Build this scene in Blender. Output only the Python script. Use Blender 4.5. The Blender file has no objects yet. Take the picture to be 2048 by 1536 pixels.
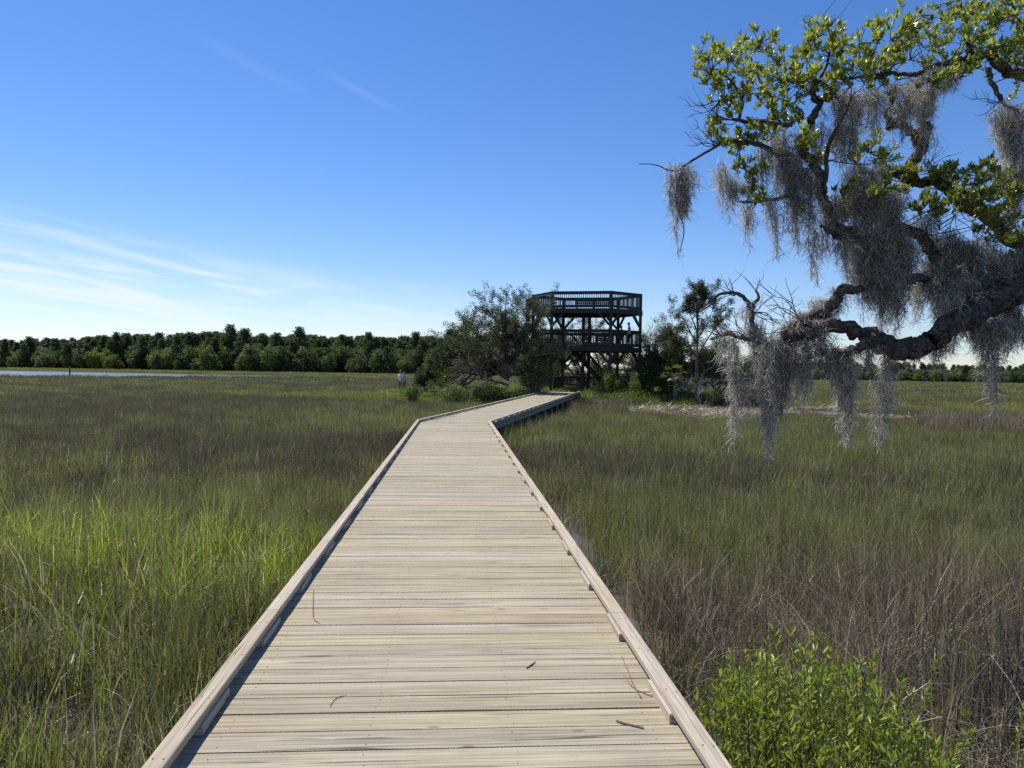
import bpy, math, random
import numpy as np
from mathutils import Vector, Matrix

random.seed(7)
RNG = np.random.default_rng(11)
scene = bpy.context.scene
COL = scene.collection

# ------------------------------------------------------------------ camera
F_PX, W_PX, H_PX = 1538.0, 2048.0, 1536.0          # focal length in pixels of the photograph
CAM = np.array([0.04, 0.0, 2.48])
YAW, PITCH, ROLL = math.radians(4.2), math.radians(-0.94), math.radians(0.89)
_f = np.array([math.sin(YAW) * math.cos(PITCH), math.cos(YAW) * math.cos(PITCH), math.sin(PITCH)])
_r0 = np.array([math.cos(YAW), -math.sin(YAW), 0.0])
_u0 = np.cross(_r0, _f)
_r = _r0 * math.cos(ROLL) + _u0 * math.sin(ROLL)
_u = np.cross(_r, _f)
cam_data = bpy.data.cameras.new("camera")
cam_data.sensor_width = 36.0
cam_data.lens = 36.0 * F_PX / W_PX
cam_data.clip_start, cam_data.clip_end = 0.05, 8000.0
cam = bpy.data.objects.new("camera", cam_data)
COL.objects.link(cam)
M3 = Matrix((_r, _u, -_f)).transposed()
cam.matrix_world = Matrix.Translation(Vector(CAM)) @ M3.to_4x4()
scene.camera = cam

# ------------------------------------------------------------------ sun, sky, exposure
SUN_AZ, SUN_EL = math.radians(-42.0), math.radians(55.0)      # azimuth from +Y towards +X
sun_dir = Vector((math.sin(SUN_AZ) * math.cos(SUN_EL), math.cos(SUN_AZ) * math.cos(SUN_EL), math.sin(SUN_EL)))
sl = bpy.data.lights.new("sun", 'SUN')
sl.energy, sl.angle, sl.color = 5.0, math.radians(0.53), (1.0, 0.94, 0.84)
sun = bpy.data.objects.new("sun", sl)
COL.objects.link(sun)
sun.rotation_euler = sun_dir.to_track_quat('Z', 'Y').to_euler()
sun.location = (-30, 30, 50)

scene.view_settings.view_transform = 'Standard'
scene.view_settings.look = 'None'
scene.view_settings.exposure = 0.36
scene.view_settings.gamma = 1.0
scene.view_settings.use_curve_mapping = False
scene.cycles.use_denoising = False
scene.cycles.max_bounces = 6
scene.cycles.diffuse_bounces = 3
scene.cycles.glossy_bounces = 2
scene.cycles.transmission_bounces = 4
scene.cycles.sample_clamp_indirect = 4.0
scene.cycles.use_light_tree = False


class NT:
    """small helper to write node trees"""
    def __init__(self, tree):
        self.t = tree
        tree.nodes.clear()

    def n(self, kind, **kw):
        nd = self.t.nodes.new(kind)
        for k, v in kw.items():
            setattr(nd, k, v)
        return nd

    def l(self, a, b):
        self.t.links.new(a, b)

    def math(self, op, a, b=None, c=None, clamp=False):
        nd = self.n('ShaderNodeMath', operation=op, use_clamp=clamp)
        for i, v in enumerate((a, b, c)):
            if v is None:
                continue
            if isinstance(v, (int, float)):
                nd.inputs[i].default_value = v
            else:
                self.l(v, nd.inputs[i])
        return nd.outputs[0]

    def smooth(self, v, lo, hi):
        nd = self.n('ShaderNodeMapRange', interpolation_type='SMOOTHSTEP')
        self.l(v, nd.inputs['Value'])
        nd.inputs['From Min'].default_value = lo
        nd.inputs['From Max'].default_value = hi
        return nd.outputs[0]

    def mix(self, fac, a, b):
        nd = self.n('ShaderNodeMix', data_type='RGBA')
        for sock, v in ((nd.inputs[0], fac), (nd.inputs[6], a), (nd.inputs[7], b)):
            if isinstance(v, (int, float)):
                sock.default_value = v
            elif isinstance(v, tuple):
                sock.default_value = (*v, 1.0)
            else:
                self.l(v, sock)
        return nd.outputs[2]

    def noise(self, vec, scale, detail=4, rough=0.55, dist=0.0):
        nd = self.n('ShaderNodeTexNoise')
        nd.inputs['Scale'].default_value = scale
        nd.inputs['Detail'].default_value = detail
        nd.inputs['Roughness'].default_value = rough
        nd.inputs['Distortion'].default_value = dist
        if vec is not None:
            self.l(vec, nd.inputs['Vector'])
        return nd.outputs['Fac']


world = bpy.data.worlds.new("World")
scene.world = world
world.use_nodes = True
w = NT(world.node_tree)
sky = w.n('ShaderNodeTexSky', sky_type='NISHITA')
sky.sun_disc = False
sky.sun_elevation = SUN_EL
sky.sun_rotation = SUN_AZ
sky.air_density, sky.dust_density, sky.ozone_density, sky.altitude = 1.0, 0.08, 1.2, 0.0
geo = w.n('ShaderNodeTexCoord')
sep = w.n('ShaderNodeSeparateXYZ')
w.l(geo.outputs['Generated'], sep.inputs[0])
az = w.math('ARCTAN2', sep.outputs['X'], sep.outputs['Y'])
el = w.math('ARCSINE', sep.outputs['Z'])
# thin cirrus: streaks that sink slowly towards the right, low over the horizon
elt = w.math('ADD', el, w.math('MULTIPLY', az, 0.13))
cv = w.n('ShaderNodeCombineXYZ')
w.l(w.math('MULTIPLY', az, 2.9), cv.inputs[0])
w.l(w.math('MULTIPLY', elt, 30.0), cv.inputs[1])
n1 = w.noise(cv.outputs[0], 1.15, 8, 0.58, 1.3)
cv2 = w.n('ShaderNodeCombineXYZ')
w.l(w.math('MULTIPLY', az, 1.1), cv2.inputs[0])
w.l(w.math('MULTIPLY', elt, 6.0), cv2.inputs[1])
cv2.inputs[2].default_value = 3.7
n2 = w.noise(cv2.outputs[0], 1.3, 4, 0.5, 0.3)
streak = w.math('MULTIPLY', w.smooth(n1, 0.40, 0.70), w.smooth(n2, 0.26, 0.52))
band = w.math('MULTIPLY', w.smooth(el, -0.01, 0.035), w.math('SUBTRACT', 1.0, w.smooth(elt, 0.05, 0.118)))
side = w.math('SUBTRACT', 1.0, w.smooth(az, -0.10, 0.24))
veil = w.math('MULTIPLY', w.math('MULTIPLY', band, side), w.math('ADD', 0.13, w.math('MULTIPLY', streak, 0.80)))
# two short faint high streaks
def contrail(a0, a1, e0, slope, wid, amt):
    ln = w.math('SUBTRACT', el, w.math('ADD', e0, w.math('MULTIPLY', w.math('SUBTRACT', az, a0), slope)))
    ln = w.math('ADD', ln, w.math('MULTIPLY', w.math('SUBTRACT', n2, 0.5), 0.02))
    g = w.math('SUBTRACT', 1.0, w.smooth(w.math('ABSOLUTE', ln), 0.0, wid))
    m = w.math('MULTIPLY', w.smooth(az, a0 - 0.03, a0 + 0.05), w.math('SUBTRACT', 1.0, w.smooth(az, a1 - 0.05, a1 + 0.03)))
    return w.math('MULTIPLY', w.math('MULTIPLY', g, m), amt)
c1 = contrail(-0.32, -0.20, 0.372, -0.34, 0.010, 0.04)
c2 = contrail(-0.17, -0.08, 0.352, -0.38, 0.007, 0.06)
fac = w.math('ADD', veil, w.math('ADD', c1, c2), clamp=True)
hs = w.n('ShaderNodeHueSaturation')
hs.inputs['Saturation'].default_value = 1.18
wb = w.n('ShaderNodeMix', data_type='RGBA', blend_type='MULTIPLY')      # daylight white balance of the sky
wb.inputs[0].default_value = 1.0
wb.inputs[7].default_value = (0.93, 0.98, 1.22, 1.0)
w.l(sky.outputs[0], wb.inputs[6])
w.l(wb.outputs[2], hs.inputs['Color'])
skycol = w.mix(fac, hs.outputs[0], (8.0, 8.6, 9.2))
bg = w.n('ShaderNodeBackground')
bg.inputs['Strength'].default_value = 0.088
w.l(skycol, bg.inputs['Color'])
wo = w.n('ShaderNodeOutputWorld')
w.l(bg.outputs[0], wo.inputs['Surface'])


# ------------------------------------------------------------------ helpers
def P(px, py, d):
    """point seen at a pixel of the photograph, at depth d metres along the lens axis"""
    x = (px - W_PX / 2) / F_PX
    y = (H_PX / 2 - py) / F_PX
    return CAM + d * (_f + _r * x + _u * y)


def G(px, d, z=0.0):
    """point on height z in the direction of a pixel column, d metres ahead"""
    x = (px - W_PX / 2) / F_PX * d
    q = CAM[:2] + _r0[:2] * x + np.array([math.sin(YAW), math.cos(YAW)]) * d
    return np.array([q[0], q[1], z])


def sstep(x, a, b):
    t = np.clip((x - a) / (b - a), 0, 1)
    return t * t * (3 - 2 * t)


_tab = np.random.default_rng(5).random((64, 64))


def vnoise(x, y):
    xi, yi = np.floor(x).astype(int), np.floor(y).astype(int)
    fx, fy = x - xi, y - yi
    fx, fy = fx * fx * (3 - 2 * fx), fy * fy * (3 - 2 * fy)
    a, b = _tab[xi % 64, yi % 64], _tab[(xi + 1) % 64, yi % 64]
    c, d = _tab[xi % 64, (yi + 1) % 64], _tab[(xi + 1) % 64, (yi + 1) % 64]
    return (a * (1 - fx) + b * fx) * (1 - fy) + (c * (1 - fx) + d * fx) * fy


def fbm(x, y, o=3):
    s, a, t = 0, 1.0, 0
    for i in range(o):
        s = s + a * vnoise(x * 2 ** i + 17.3 * i, y * 2 ** i + 9.1 * i)
        t += a
        a *= 0.5
    return s / t


def ground_h(x, y):
    """height of the ground: flat marsh with one low island under the tower"""
    e = ((x - 9.6) / 17.5) ** 2 + ((y - 61.5) / 13.0) ** 2
    h = 0.95 * (1 - sstep(e, 0.35, 1.15))
    return h + 0.05 * (fbm(x * 0.7, y * 0.7) - 0.5)


class MB:
    """collects quads and triangles for one mesh"""
    def __init__(self):
        self.v, self.q, self.t, self.c = [], [], [], []
        self.n = 0

    def add(self, V, quads=None, tris=None, col=None):
        V = np.asarray(V, dtype=np.float64).reshape(-1, 3)
        if quads is not None and len(quads):
            self.q.append(np.asarray(quads, dtype=np.int64).reshape(-1, 4) + self.n)
        if tris is not None and len(tris):
            self.t.append(np.asarray(tris, dtype=np.int64).reshape(-1, 3) + self.n)
        if col is None:
            col = np.ones((len(V), 3))
        col = np.asarray(col, dtype=np.float64)
        if col.ndim == 1:
            col = np.tile(col, (len(V), 1))
        self.c.append(col)
        self.v.append(V)
        self.n += len(V)
        return self

    def box(self, lo, hi):
        x0, y0, z0 = lo
        x1, y1, z1 = hi
        V = [(x0, y0, z0), (x1, y0, z0), (x1, y1, z0), (x0, y1, z0), (x0, y0, z1), (x1, y0, z1), (x1, y1, z1), (x0, y1, z1)]
        return self.add(V, quads=[(0, 3, 2, 1), (4, 5, 6, 7), (0, 1, 5, 4), (1, 2, 6, 5), (2, 3, 7, 6), (3, 0, 4, 7)])

    def beam(self, a, b, wd, ht, up=(0, 0, 1)):
        """rectangular bar from a to b, wd across and ht along up"""
        a, b, up = np.array(a, float), np.array(b, float), np.array(up, float)
        d = (b - a) / np.linalg.norm(b - a)
        s = np.cross(d, up)
        s /= np.linalg.norm(s)
        u = np.cross(s, d)
        V = []
        for p in (a, b):
            for sx, sz in ((-1, -1), (1, -1), (1, 1), (-1, 1)):
                V.append(p + s * sx * wd / 2 + u * sz * ht / 2)
        return self.add(V, quads=[(0, 1, 2, 3), (7, 6, 5, 4), (0, 4, 5, 1), (1, 5, 6, 2), (2, 6, 7, 3), (3, 7, 4, 0)])

    def prism(self, poly, z0, z1):
        n = len(poly)
        V = [(p[0], p[1], z0) for p in poly] + [(p[0], p[1], z1) for p in poly]
        b = self.n
        self.add(V, quads=[(i, (i + 1) % n, n + (i + 1) % n, n + i) for i in range(n)])
        tr = [(n, n + i, n + i + 1) for i in range(1, n - 1)] + [(0, i + 1, i) for i in range(1, n - 1)]
        self.t.append(np.array(tr) + b)
        return self

    def mesh(self, name, mat=None, smooth=False, col=False):
        me = bpy.data.meshes.new(name)
        V = np.concatenate(self.v) if self.v else np.zeros((0, 3))
        q = np.concatenate(self.q) if self.q else np.zeros((0, 4), int)
        t = np.concatenate(self.t) if self.t else np.zeros((0, 3), int)
        me.vertices.add(len(V))
        me.vertices.foreach_set('co', V.astype(np.float32).ravel())
        nl = len(q) * 4 + len(t) * 3
        me.loops.add(nl)
        me.loops.foreach_set('vertex_index', np.concatenate([q.ravel(), t.ravel()]).astype(np.int32))
        npoly = len(q) + len(t)
        me.polygons.add(npoly)
        starts = np.concatenate([np.arange(len(q)) * 4, len(q) * 4 + np.arange(len(t)) * 3]).astype(np.int32)
        me.polygons.foreach_set('loop_start', starts)
        me.polygons.foreach_set('use_smooth', np.full(npoly, bool(smooth), dtype=bool))
        if col:
            at = me.attributes.new('Col', 'FLOAT_COLOR', 'POINT')
            cc = np.concatenate(self.c)
            at.data.foreach_set('color', np.hstack([cc, np.ones((len(cc), 1))]).astype(np.float32).ravel())
        me.update(calc_edges=True)
        me.validate()
        if mat is not None:
            me.materials.append(mat)
        return me

    def obj(self, name, mat, parent=None, smooth=False, col=False):
        return link(name, self.mesh(name, mat, smooth, col), parent)


def link(name, me, parent=None):
    o = bpy.data.objects.new(name, me)
    COL.objects.link(o)
    if parent is not None:
        o.parent = parent
    return o


def tag(o, label=None, cat=None, group=None, kind=None):
    if label:
        o['label'] = label
    if cat:
        o['category'] = cat
    if group:
        o['group'] = group
    if kind:
        o['kind'] = kind
    return o


def thing(name, loc, label, cat, group=None):
    o = bpy.data.objects.new(name, None)
    COL.objects.link(o)
    o.location = Vector(loc)
    o.empty_display_size = 0.2
    return tag(o, label, cat, group)


def child(mb, name, mat, root, smooth=False, col=False):
    """part given in world coordinates, parented to a root that only has a location"""
    L = np.array(root.location)
    p = root.parent
    while p is not None:
        L = L + np.array(p.location)
        p = p.parent
    mb.v = [v - L for v in mb.v]
    return mb.obj(name, mat, root, smooth, col)


def unit(v):
    return v / np.maximum(np.linalg.norm(v, axis=-1, keepdims=True), 1e-9)


def tube(mb, pts, rad, sides=6, bump=0.0, col=None, cap=True, furrow=0.0):
    pts = np.asarray(pts, float)
    rad = np.asarray(rad, float)
    n = len(pts)
    tg = unit(np.gradient(pts, axis=0))
    ref = np.array([0.0, 0.0, 1.0]) if abs(tg[0][2]) < 0.9 else np.array([1.0, 0.0, 0.0])
    a = unit(np.cross(tg[0], ref))
    rings = []
    ang = np.arange(sides) / sides * 2 * math.pi
    ph = RNG.random(4) * 6.28
    for i in range(n):
        a = a - tg[i] * np.dot(a, tg[i])
        a = a / np.linalg.norm(a)
        b = np.cross(tg[i], a)
        rr = rad[i] * (1 + (bump * (RNG.random(sides) - 0.5) if bump else 0))
        if furrow:
            ph = ph + RNG.normal(0, .35, 4)
            rid = np.abs(np.sin(ang * 3 + ph[0])) + np.abs(np.sin(ang * 5.0 + ph[1])) * .8 + np.abs(np.sin(ang * 8 + ph[2])) * .6
            lump = 1 + .10 * np.sin(ang + ph[3]) + .03 * math.sin(ph[3] * 3)
            rr = rr * lump * (1 + furrow * (rid / 1.5 - 1)) 
        rr = np.broadcast_to(rr, (sides,))[:, None]
        rings.append(pts[i] + rr * (np.cos(ang)[:, None] * a + np.sin(ang)[:, None] * b))
    V = np.concatenate(rings)
    q = []
    for i in range(n - 1):
        for k in range(sides):
            k2 = (k + 1) % sides
            q.append((i * sides + k, i * sides + k2, (i + 1) * sides + k2, (i + 1) * sides + k))
    t = []
    if cap:
        V = np.vstack([V, pts[-1:] + tg[-1] * rad[-1] * 0.5])
        e = len(V) - 1
        t = [((n - 1) * sides + k, (n - 1) * sides + (k + 1) % sides, e) for k in range(sides)]
    mb.add(V, quads=q, tris=t, col=col)


def spline(pts, m=5):
    """Catmull-Rom through points of any dimension"""
    pts = np.asarray(pts, float)
    p = np.vstack([2 * pts[0] - pts[1], pts, 2 * pts[-1] - pts[-2]])
    out = []
    for i in range(1, len(p) - 2):
        for t in np.linspace(0, 1, m, endpoint=False):
            out.append(0.5 * (2 * p[i] + (p[i + 1] - p[i - 1]) * t + (2 * p[i - 1] - 5 * p[i] + 4 * p[i + 1] - p[i + 2]) * t * t
                              + (3 * p[i] - p[i - 1] - 3 * p[i + 1] + p[i + 2]) * t ** 3))
    out.append(p[-2])
    return np.array(out)


def ribbons(mb, base, h, lean_dir, lean, width, wdir, col, seg=3, droop=0.0, tipcol=None):
    """N bent blades: base (N,3), h (N), lean_dir (N) angle, lean (N) sideways reach, width (N)"""
    N = len(base)
    t = np.linspace(0, 1, seg + 1)
    c = np.zeros((N, seg + 1, 3))
    ld = np.stack([np.cos(lean_dir), np.sin(lean_dir)], -1)
    c[:, :, 2] = h[:, None] * (t - droop * t ** 3)[None] if np.isscalar(droop) else h[:, None] * (t[None] - droop[:, None] * t[None] ** 3)
    c[:, :, :2] = ld[:, None, :] * (lean[:, None] * t[None] ** 1.8)[:, :, None]
    c += base[:, None, :]
    wd = np.stack([np.cos(wdir), np.sin(wdir), np.zeros(N)], -1)
    prof = np.clip(1.08 - t ** 2.2, 0.06, 1.0)
    off = wd[:, None, :] * (width[:, None] * prof[None] * 0.5)[:, :, None]
    V = np.stack([c - off, c + off], 2).reshape(N, (seg + 1) * 2, 3)
    idx = np.arange(N)[:, None, None] * (seg + 1) * 2
    k = np.arange(seg)[None, :, None] * 2
    q = (idx + k + np.array([0, 1, 3, 2])[None, None, :]).reshape(-1, 4)
    cc = np.repeat(col[:, None, :], (seg + 1) * 2, axis=1)
    if tipcol is not None:
        tt = np.repeat(t, 2)[None, :, None] ** 2
        cc = cc * (1 - tt) + tipcol[:, None, :] * tt
    mb.add(V.reshape(-1, 3), quads=q, col=cc.reshape(-1, 3))


def leafquads(mb, cen, size, aspect, col, rng, up=0.3):
    """small pointed leaf faces with random directions"""
    N = len(cen)
    d = unit(rng.normal(size=(N, 3)) + np.array([0, 0, up]))
    s = unit(np.cross(d, unit(rng.normal(size=(N, 3)))))
    L = size[:, None]
    Wd = L * aspect
    V = np.stack([cen - d * L * 0.5, cen + s * Wd * 0.5, cen + d * L * 0.5, cen - s * Wd * 0.5], 1)
    q = np.arange(N)[:, None] * 4 + np.arange(4)[None]
    mb.add(V.reshape(-1, 3), quads=q, col=np.repeat(col, 4, axis=0))


# ------------------------------------------------------------------ materials
def newmat(name):
    m = bpy.data.materials.new(name)
    m.use_nodes = True
    return m, NT(m.node_tree)


def leaf_material(name, transl=0.45, rough=0.5, spec=0.4, vary=0.35, hue=0.03, yellow=1.0, grey=False):
    """colour from the mesh's own leaf colours, varied for each plant; light passes through"""
    m, t = newmat(name)
    at = t.n('ShaderNodeAttribute', attribute_name='Col')
    oi = t.n('ShaderNodeObjectInfo')
    h = t.n('ShaderNodeHueSaturation')
    t.l(at.outputs['Color'], h.inputs['Color'])
    t.l(t.math('ADD', 1.0 - vary / 2, t.math('MULTIPLY', oi.outputs['Random'], vary)), h.inputs['Value'])
    r2 = t.math('FRACT', t.math('MULTIPLY', oi.outputs['Random'], 7.31))
    t.l(t.math('ADD', 0.5 - hue / 2, t.math('MULTIPLY', r2, hue)), h.inputs['Hue'])
    p = t.n('ShaderNodeBsdfPrincipled')
    t.l(h.outputs[0], p.inputs['Base Color'])
    p.inputs['Roughness'].default_value = rough
    p.inputs['Specular IOR Level'].default_value = spec
    tr = t.n('ShaderNodeBsdfTranslucent')
    t.l(h.outputs[0] if grey else t.mix(0.35, h.outputs[0], t.mix(0.5, h.outputs[0], (0.34 * yellow, 0.42, 0.02))), tr.inputs['Color'])
    mx = t.n('ShaderNodeMixShader')
    mx.inputs[0].default_value = transl
    t.l(p.outputs[0], mx.inputs[1])
    t.l(tr.outputs[0], mx.inputs[2])
    o = t.n('ShaderNodeOutputMaterial')
    t.l(mx.outputs[0], o.inputs['Surface'])
    return m


def simple_material(name, c1, c2, scale=6.0, rough=0.8, bump=0.0, stretch=(1, 1, 1), spec=0.3):
    m, t = newmat(name)
    tc = t.n('ShaderNodeTexCoord')
    mp = t.n('ShaderNodeMapping')
    mp.inputs['Scale'].default_value = stretch
    t.l(tc.outputs['Object'], mp.inputs['Vector'])
    oi = t.n('ShaderNodeObjectInfo')
    va = t.n('ShaderNodeVectorMath', operation='ADD')
    t.l(mp.outputs[0], va.inputs[0])
    cb = t.n('ShaderNodeCombineXYZ')
    t.l(t.math('MULTIPLY', oi.outputs['Random'], 57.0), cb.inputs[0])
    t.l(t.math('MULTIPLY', oi.outputs['Random'], 31.0), cb.inputs[1])
    t.l(cb.outputs[0], va.inputs[1])
    nz = t.noise(va.outputs[0], scale, 6, 0.6)
    colr = t.mix(t.smooth(nz, 0.3, 0.72), c1, c2)
    p = t.n('ShaderNodeBsdfPrincipled')
    t.l(colr, p.inputs['Base Color'])
    p.inputs['Roughness'].default_value = rough
    p.inputs['Specular IOR Level'].default_value = spec
    if bump:
        b = t.n('ShaderNodeBump')
        b.inputs['Strength'].default_value = bump
        b.inputs['Distance'].default_value = 0.02
        t.l(nz, b.inputs['Height'])
        t.l(b.outputs[0], p.inputs['Normal'])
    o = t.n('ShaderNodeOutputMaterial')
    t.l(p.outputs[0], o.inputs['Surface'])
    return m


def wood_material(name, light, dark, tint, axis, vary=0.3, rings=False, crack=0.8):
    """weathered timber: long grain along one axis, checks, and a tone for each board"""
    m, t = newmat(name)
    tc = t.n('ShaderNodeTexCoord')
    oi = t.n('ShaderNodeObjectInfo')
    cb = t.n('ShaderNodeCombineXYZ')
    t.l(t.math('MULTIPLY', oi.outputs['Random'], 91.0), cb.inputs[0])
    t.l(t.math('MULTIPLY', oi.outputs['Random'], 37.0), cb.inputs[1])
    t.l(t.math('MULTIPLY', oi.outputs['Random'], 53.0), cb.inputs[2])

    def vec(s):
        mp = t.n('ShaderNodeMapping')
        mp.inputs['Scale'].default_value = s
        t.l(tc.outputs['Object'], mp.inputs['Vector'])
        va = t.n('ShaderNodeVectorMath', operation='ADD')
        t.l(mp.outputs[0], va.inputs[0])
        t.l(cb.outputs[0], va.inputs[1])
        return va.outputs[0]
    lo, hi = 0.5, 34.0
    s1 = tuple(lo if i == axis else hi for i in range(3))
    s2 = tuple(1.6 if i == axis else 110.0 for i in range(3))
    s3 = tuple(0.8 if i == axis else 3.0 for i in range(3))
    g1 = t.noise(vec(s1), 1.0, 5, 0.6, 0.6 if not rings else 2.5)
    g2 = t.noise(vec(s2), 1.0, 3, 0.6, 0.2)
    g3 = t.noise(vec(s3), 1.0, 3, 0.5)
    base = t.mix(t.smooth(g1, 0.32, 0.68), dark, light)
    base = t.mix(t.math('MULTIPLY', t.smooth(g3, 0.45, 0.72), 0.55), base, tint)
    fine = t.math('MULTIPLY', t.smooth(g2, 0.42, 0.7), 0.72)
    base = t.mix(fine, base, tuple(c * 0.62 for c in dark))
    if rings:
        wv = t.n('ShaderNodeTexWave', wave_type='RINGS', rings_direction='Z')
        wv.inputs['Scale'].default_value = 1.0
        wv.inputs['Distortion'].default_value = 5.0
        wv.inputs['Detail'].default_value = 2.0
        wv.inputs['Detail Scale'].default_value = 0.7
        t.l(vec(tuple(2.2 if i == axis else 16.0 for i in range(3))), wv.inputs['Vector'])
        base = t.mix(t.math('MULTIPLY', wv.outputs['Fac'], 0.35), base, tuple(c * 0.8 for c in tint))
    # drying checks: thin dark splits along the grain
    s4 = tuple(1.1 if i == axis else 46.0 for i in range(3))
    g4 = t.noise(vec(s4), 1.0, 2, 0.5, 0.3)
    ck = t.math('MULTIPLY', t.smooth(g4, 0.655, 0.69), crack)
    base = t.mix(ck, base, (0.05, 0.04, 0.032))
    # knots and rusty weather stains
    vo = t.n('ShaderNodeTexVoronoi', feature='F1')
    vo.inputs['Scale'].default_value = 1.0
    t.l(vec(tuple(2.1 if i == axis else 6.5 for i in range(3))), vo.inputs['Vector'])
    kn = t.math('MULTIPLY', t.math('SUBTRACT', 1.0, t.smooth(vo.outputs['Distance'], 0.035, 0.10)), 0.7)
    base = t.mix(kn, base, (0.12, 0.075, 0.045))
    sn = t.noise(vec(tuple(2.6 if i == axis else 4.0 for i in range(3))), 1.0, 4, 0.65)
    base = t.mix(t.math('MULTIPLY', t.smooth(sn, 0.56, 0.78), 0.35), base, tuple(c * 0.75 for c in dark))
    h = t.n('ShaderNodeHueSaturation')
    t.l(base, h.inputs['Color'])
    r2 = t.math('FRACT', t.math('MULTIPLY', oi.outputs['Random'], 13.7))
    t.l(t.math('ADD', 1.0 - vary * 0.6, t.math('MULTIPLY', r2, vary)), h.inputs['Value'])
    r3 = t.math('FRACT', t.math('MULTIPLY', oi.outputs['Random'], 29.3))
    t.l(t.math('ADD', 0.85, t.math('MULTIPLY', r3, 0.35)), h.inputs['Saturation'])
    p = t.n('ShaderNodeBsdfPrincipled')
    t.l(h.outputs[0], p.inputs['Base Color'])
    p.inputs['Roughness'].default_value = 0.75
    p.inputs['Specular IOR Level'].default_value = 0.25
    b = t.n('ShaderNodeBump')
    b.inputs['Strength'].default_value = 0.5
    b.inputs['Distance'].default_value = 0.0015
    t.l(t.math('SUBTRACT', t.math('ADD', t.math('MULTIPLY', g1, 0.5), g2), t.math('MULTIPLY', ck, 1.2)), b.inputs['Height'])
    t.l(b.outputs[0], p.inputs['Normal'])
    o = t.n('ShaderNodeOutputMaterial')
    t.l(p.outputs[0], o.inputs['Surface'])
    return m


M = {}
M['plank'] = wood_material('weathered plank', (0.445, 0.395, 0.295), (0.265, 0.225, 0.160), (0.43, 0.385, 0.26), 0, 0.24)
M['kerb'] = wood_material('kerb timber', (0.50, 0.455, 0.385), (0.33, 0.29, 0.235), (0.47, 0.365, 0.25), 1, 0.16, rings=True, crack=0.6)
M['under'] = wood_material('stringer timber', (0.30, 0.30, 0.24), (0.17, 0.17, 0.13), (0.24, 0.26, 0.19), 1, 0.2)
M['tower'] = wood_material('tower timber', (0.082, 0.080, 0.070), (0.036, 0.035, 0.031), (0.06, 0.066, 0.062), 2, 0.25)
M['nail'] = simple_material('nail steel', (0.10, 0.09, 0.08), (0.16, 0.12, 0.09), 40, 0.6)
M['mud'] = simple_material('marsh mud', (0.045, 0.037, 0.028), (0.095, 0.08, 0.058), 1.6, 0.75, 0.6)
M['grass'] = leaf_material('marsh grass blades', 0.45, 0.42, 0.45, 0.75, 0.035)
M['dry'] = leaf_material('dry rush stems', 0.3, 0.46, 0.42, 0.5, 0.02, 0.9, True)
M['oakleaf'] = leaf_material('oak leaves', 0.5, 0.30, 0.6, 0.3, 0.03)
M['leaf'] = leaf_material('shrub leaves', 0.42, 0.42, 0.45, 0.3, 0.03)
M['farleaf'] = leaf_material('forest leaves', 0.32, 0.6, 0.25, 0.6, 0.045)
M['cedar'] = leaf_material('cedar foliage', 0.25, 0.6, 0.25, 0.25, 0.02)
M['moss'] = leaf_material('hanging moss threads', 0.5, 0.7, 0.2, 0.3, 0.015, 1.1, True)
M['bark'] = simple_material('oak bark', (0.024, 0.020, 0.017), (0.150, 0.135, 0.112), 28.0, 0.95, 1.0, (1, 1, 1), 0.15)
M['barkfar'] = simple_material('grey bark', (0.075, 0.065, 0.055), (0.19, 0.17, 0.15), 6.0, 0.9, 0.4, (1, 1, 0.4), 0.2)
M['deadwood'] = simple_material('bleached dead wood', (0.20, 0.185, 0.165), (0.42, 0.40, 0.37), 6.0, 0.85, 0.3, (1, 1, 0.4), 0.2)
M['twig'] = simple_material('dry twig', (0.10, 0.075, 0.055), (0.20, 0.16, 0.12), 20, 0.8)


def water_material():
    m, t = newmat('creek water')
    tc = t.n('ShaderNodeTexCoord')
    nz = t.noise(tc.outputs['Object'], 1.1, 4, 0.6)
    p = t.n('ShaderNodeBsdfPrincipled')
    p.inputs['Base Color'].default_value = (0.085, 0.085, 0.075, 1)
    p.inputs['Roughness'].default_value = 0.22
    p.inputs['IOR'].default_value = 1.33
    b = t.n('ShaderNodeBump')
    b.inputs['Strength'].default_value = 1.0
    b.inputs['Distance'].default_value = 0.12
    t.l(nz, b.inputs['Height'])
    t.l(b.outputs[0], p.inputs['Normal'])
    o = t.n('ShaderNodeOutputMaterial')
    t.l(p.outputs[0], o.inputs['Surface'])
    return m


M['water'] = water_material()

# ------------------------------------------------------------------ ground and water
def axis_coords(lo, hi, fine, far):
    a = list(np.arange(lo, hi + 1e-6, fine))
    s, x = fine, hi
    up = []
    while x < far:
        s *= 1.45
        x += s
        up.append(x)
    s, x = fine, lo
    dn = []
    while x > -far:
        s *= 1.45
        x -= s
        dn.append(x)
    return np.array(dn[::-1] + a + up)


gx, gy = axis_coords(-30, 40, 1.0, 3500), axis_coords(-10, 90, 1.0, 3500)
GX, GY = np.meshgrid(gx, gy, indexing='ij')
GZ = ground_h(GX, GY)
V = np.stack([GX, GY, GZ], -1).reshape(-1, 3)
nx, ny = len(gx), len(gy)
ii, jj = np.meshgrid(np.arange(nx - 1), np.arange(ny - 1), indexing='ij')
b0 = (ii * ny + jj).ravel()
mb = MB().add(V, quads=np.stack([b0, b0 + ny, b0 + ny + 1, b0 + 1], -1))
tag(mb.obj('ground', M['mud'], smooth=True), 'dark muddy marsh ground under the grass', kind='structure')

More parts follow.
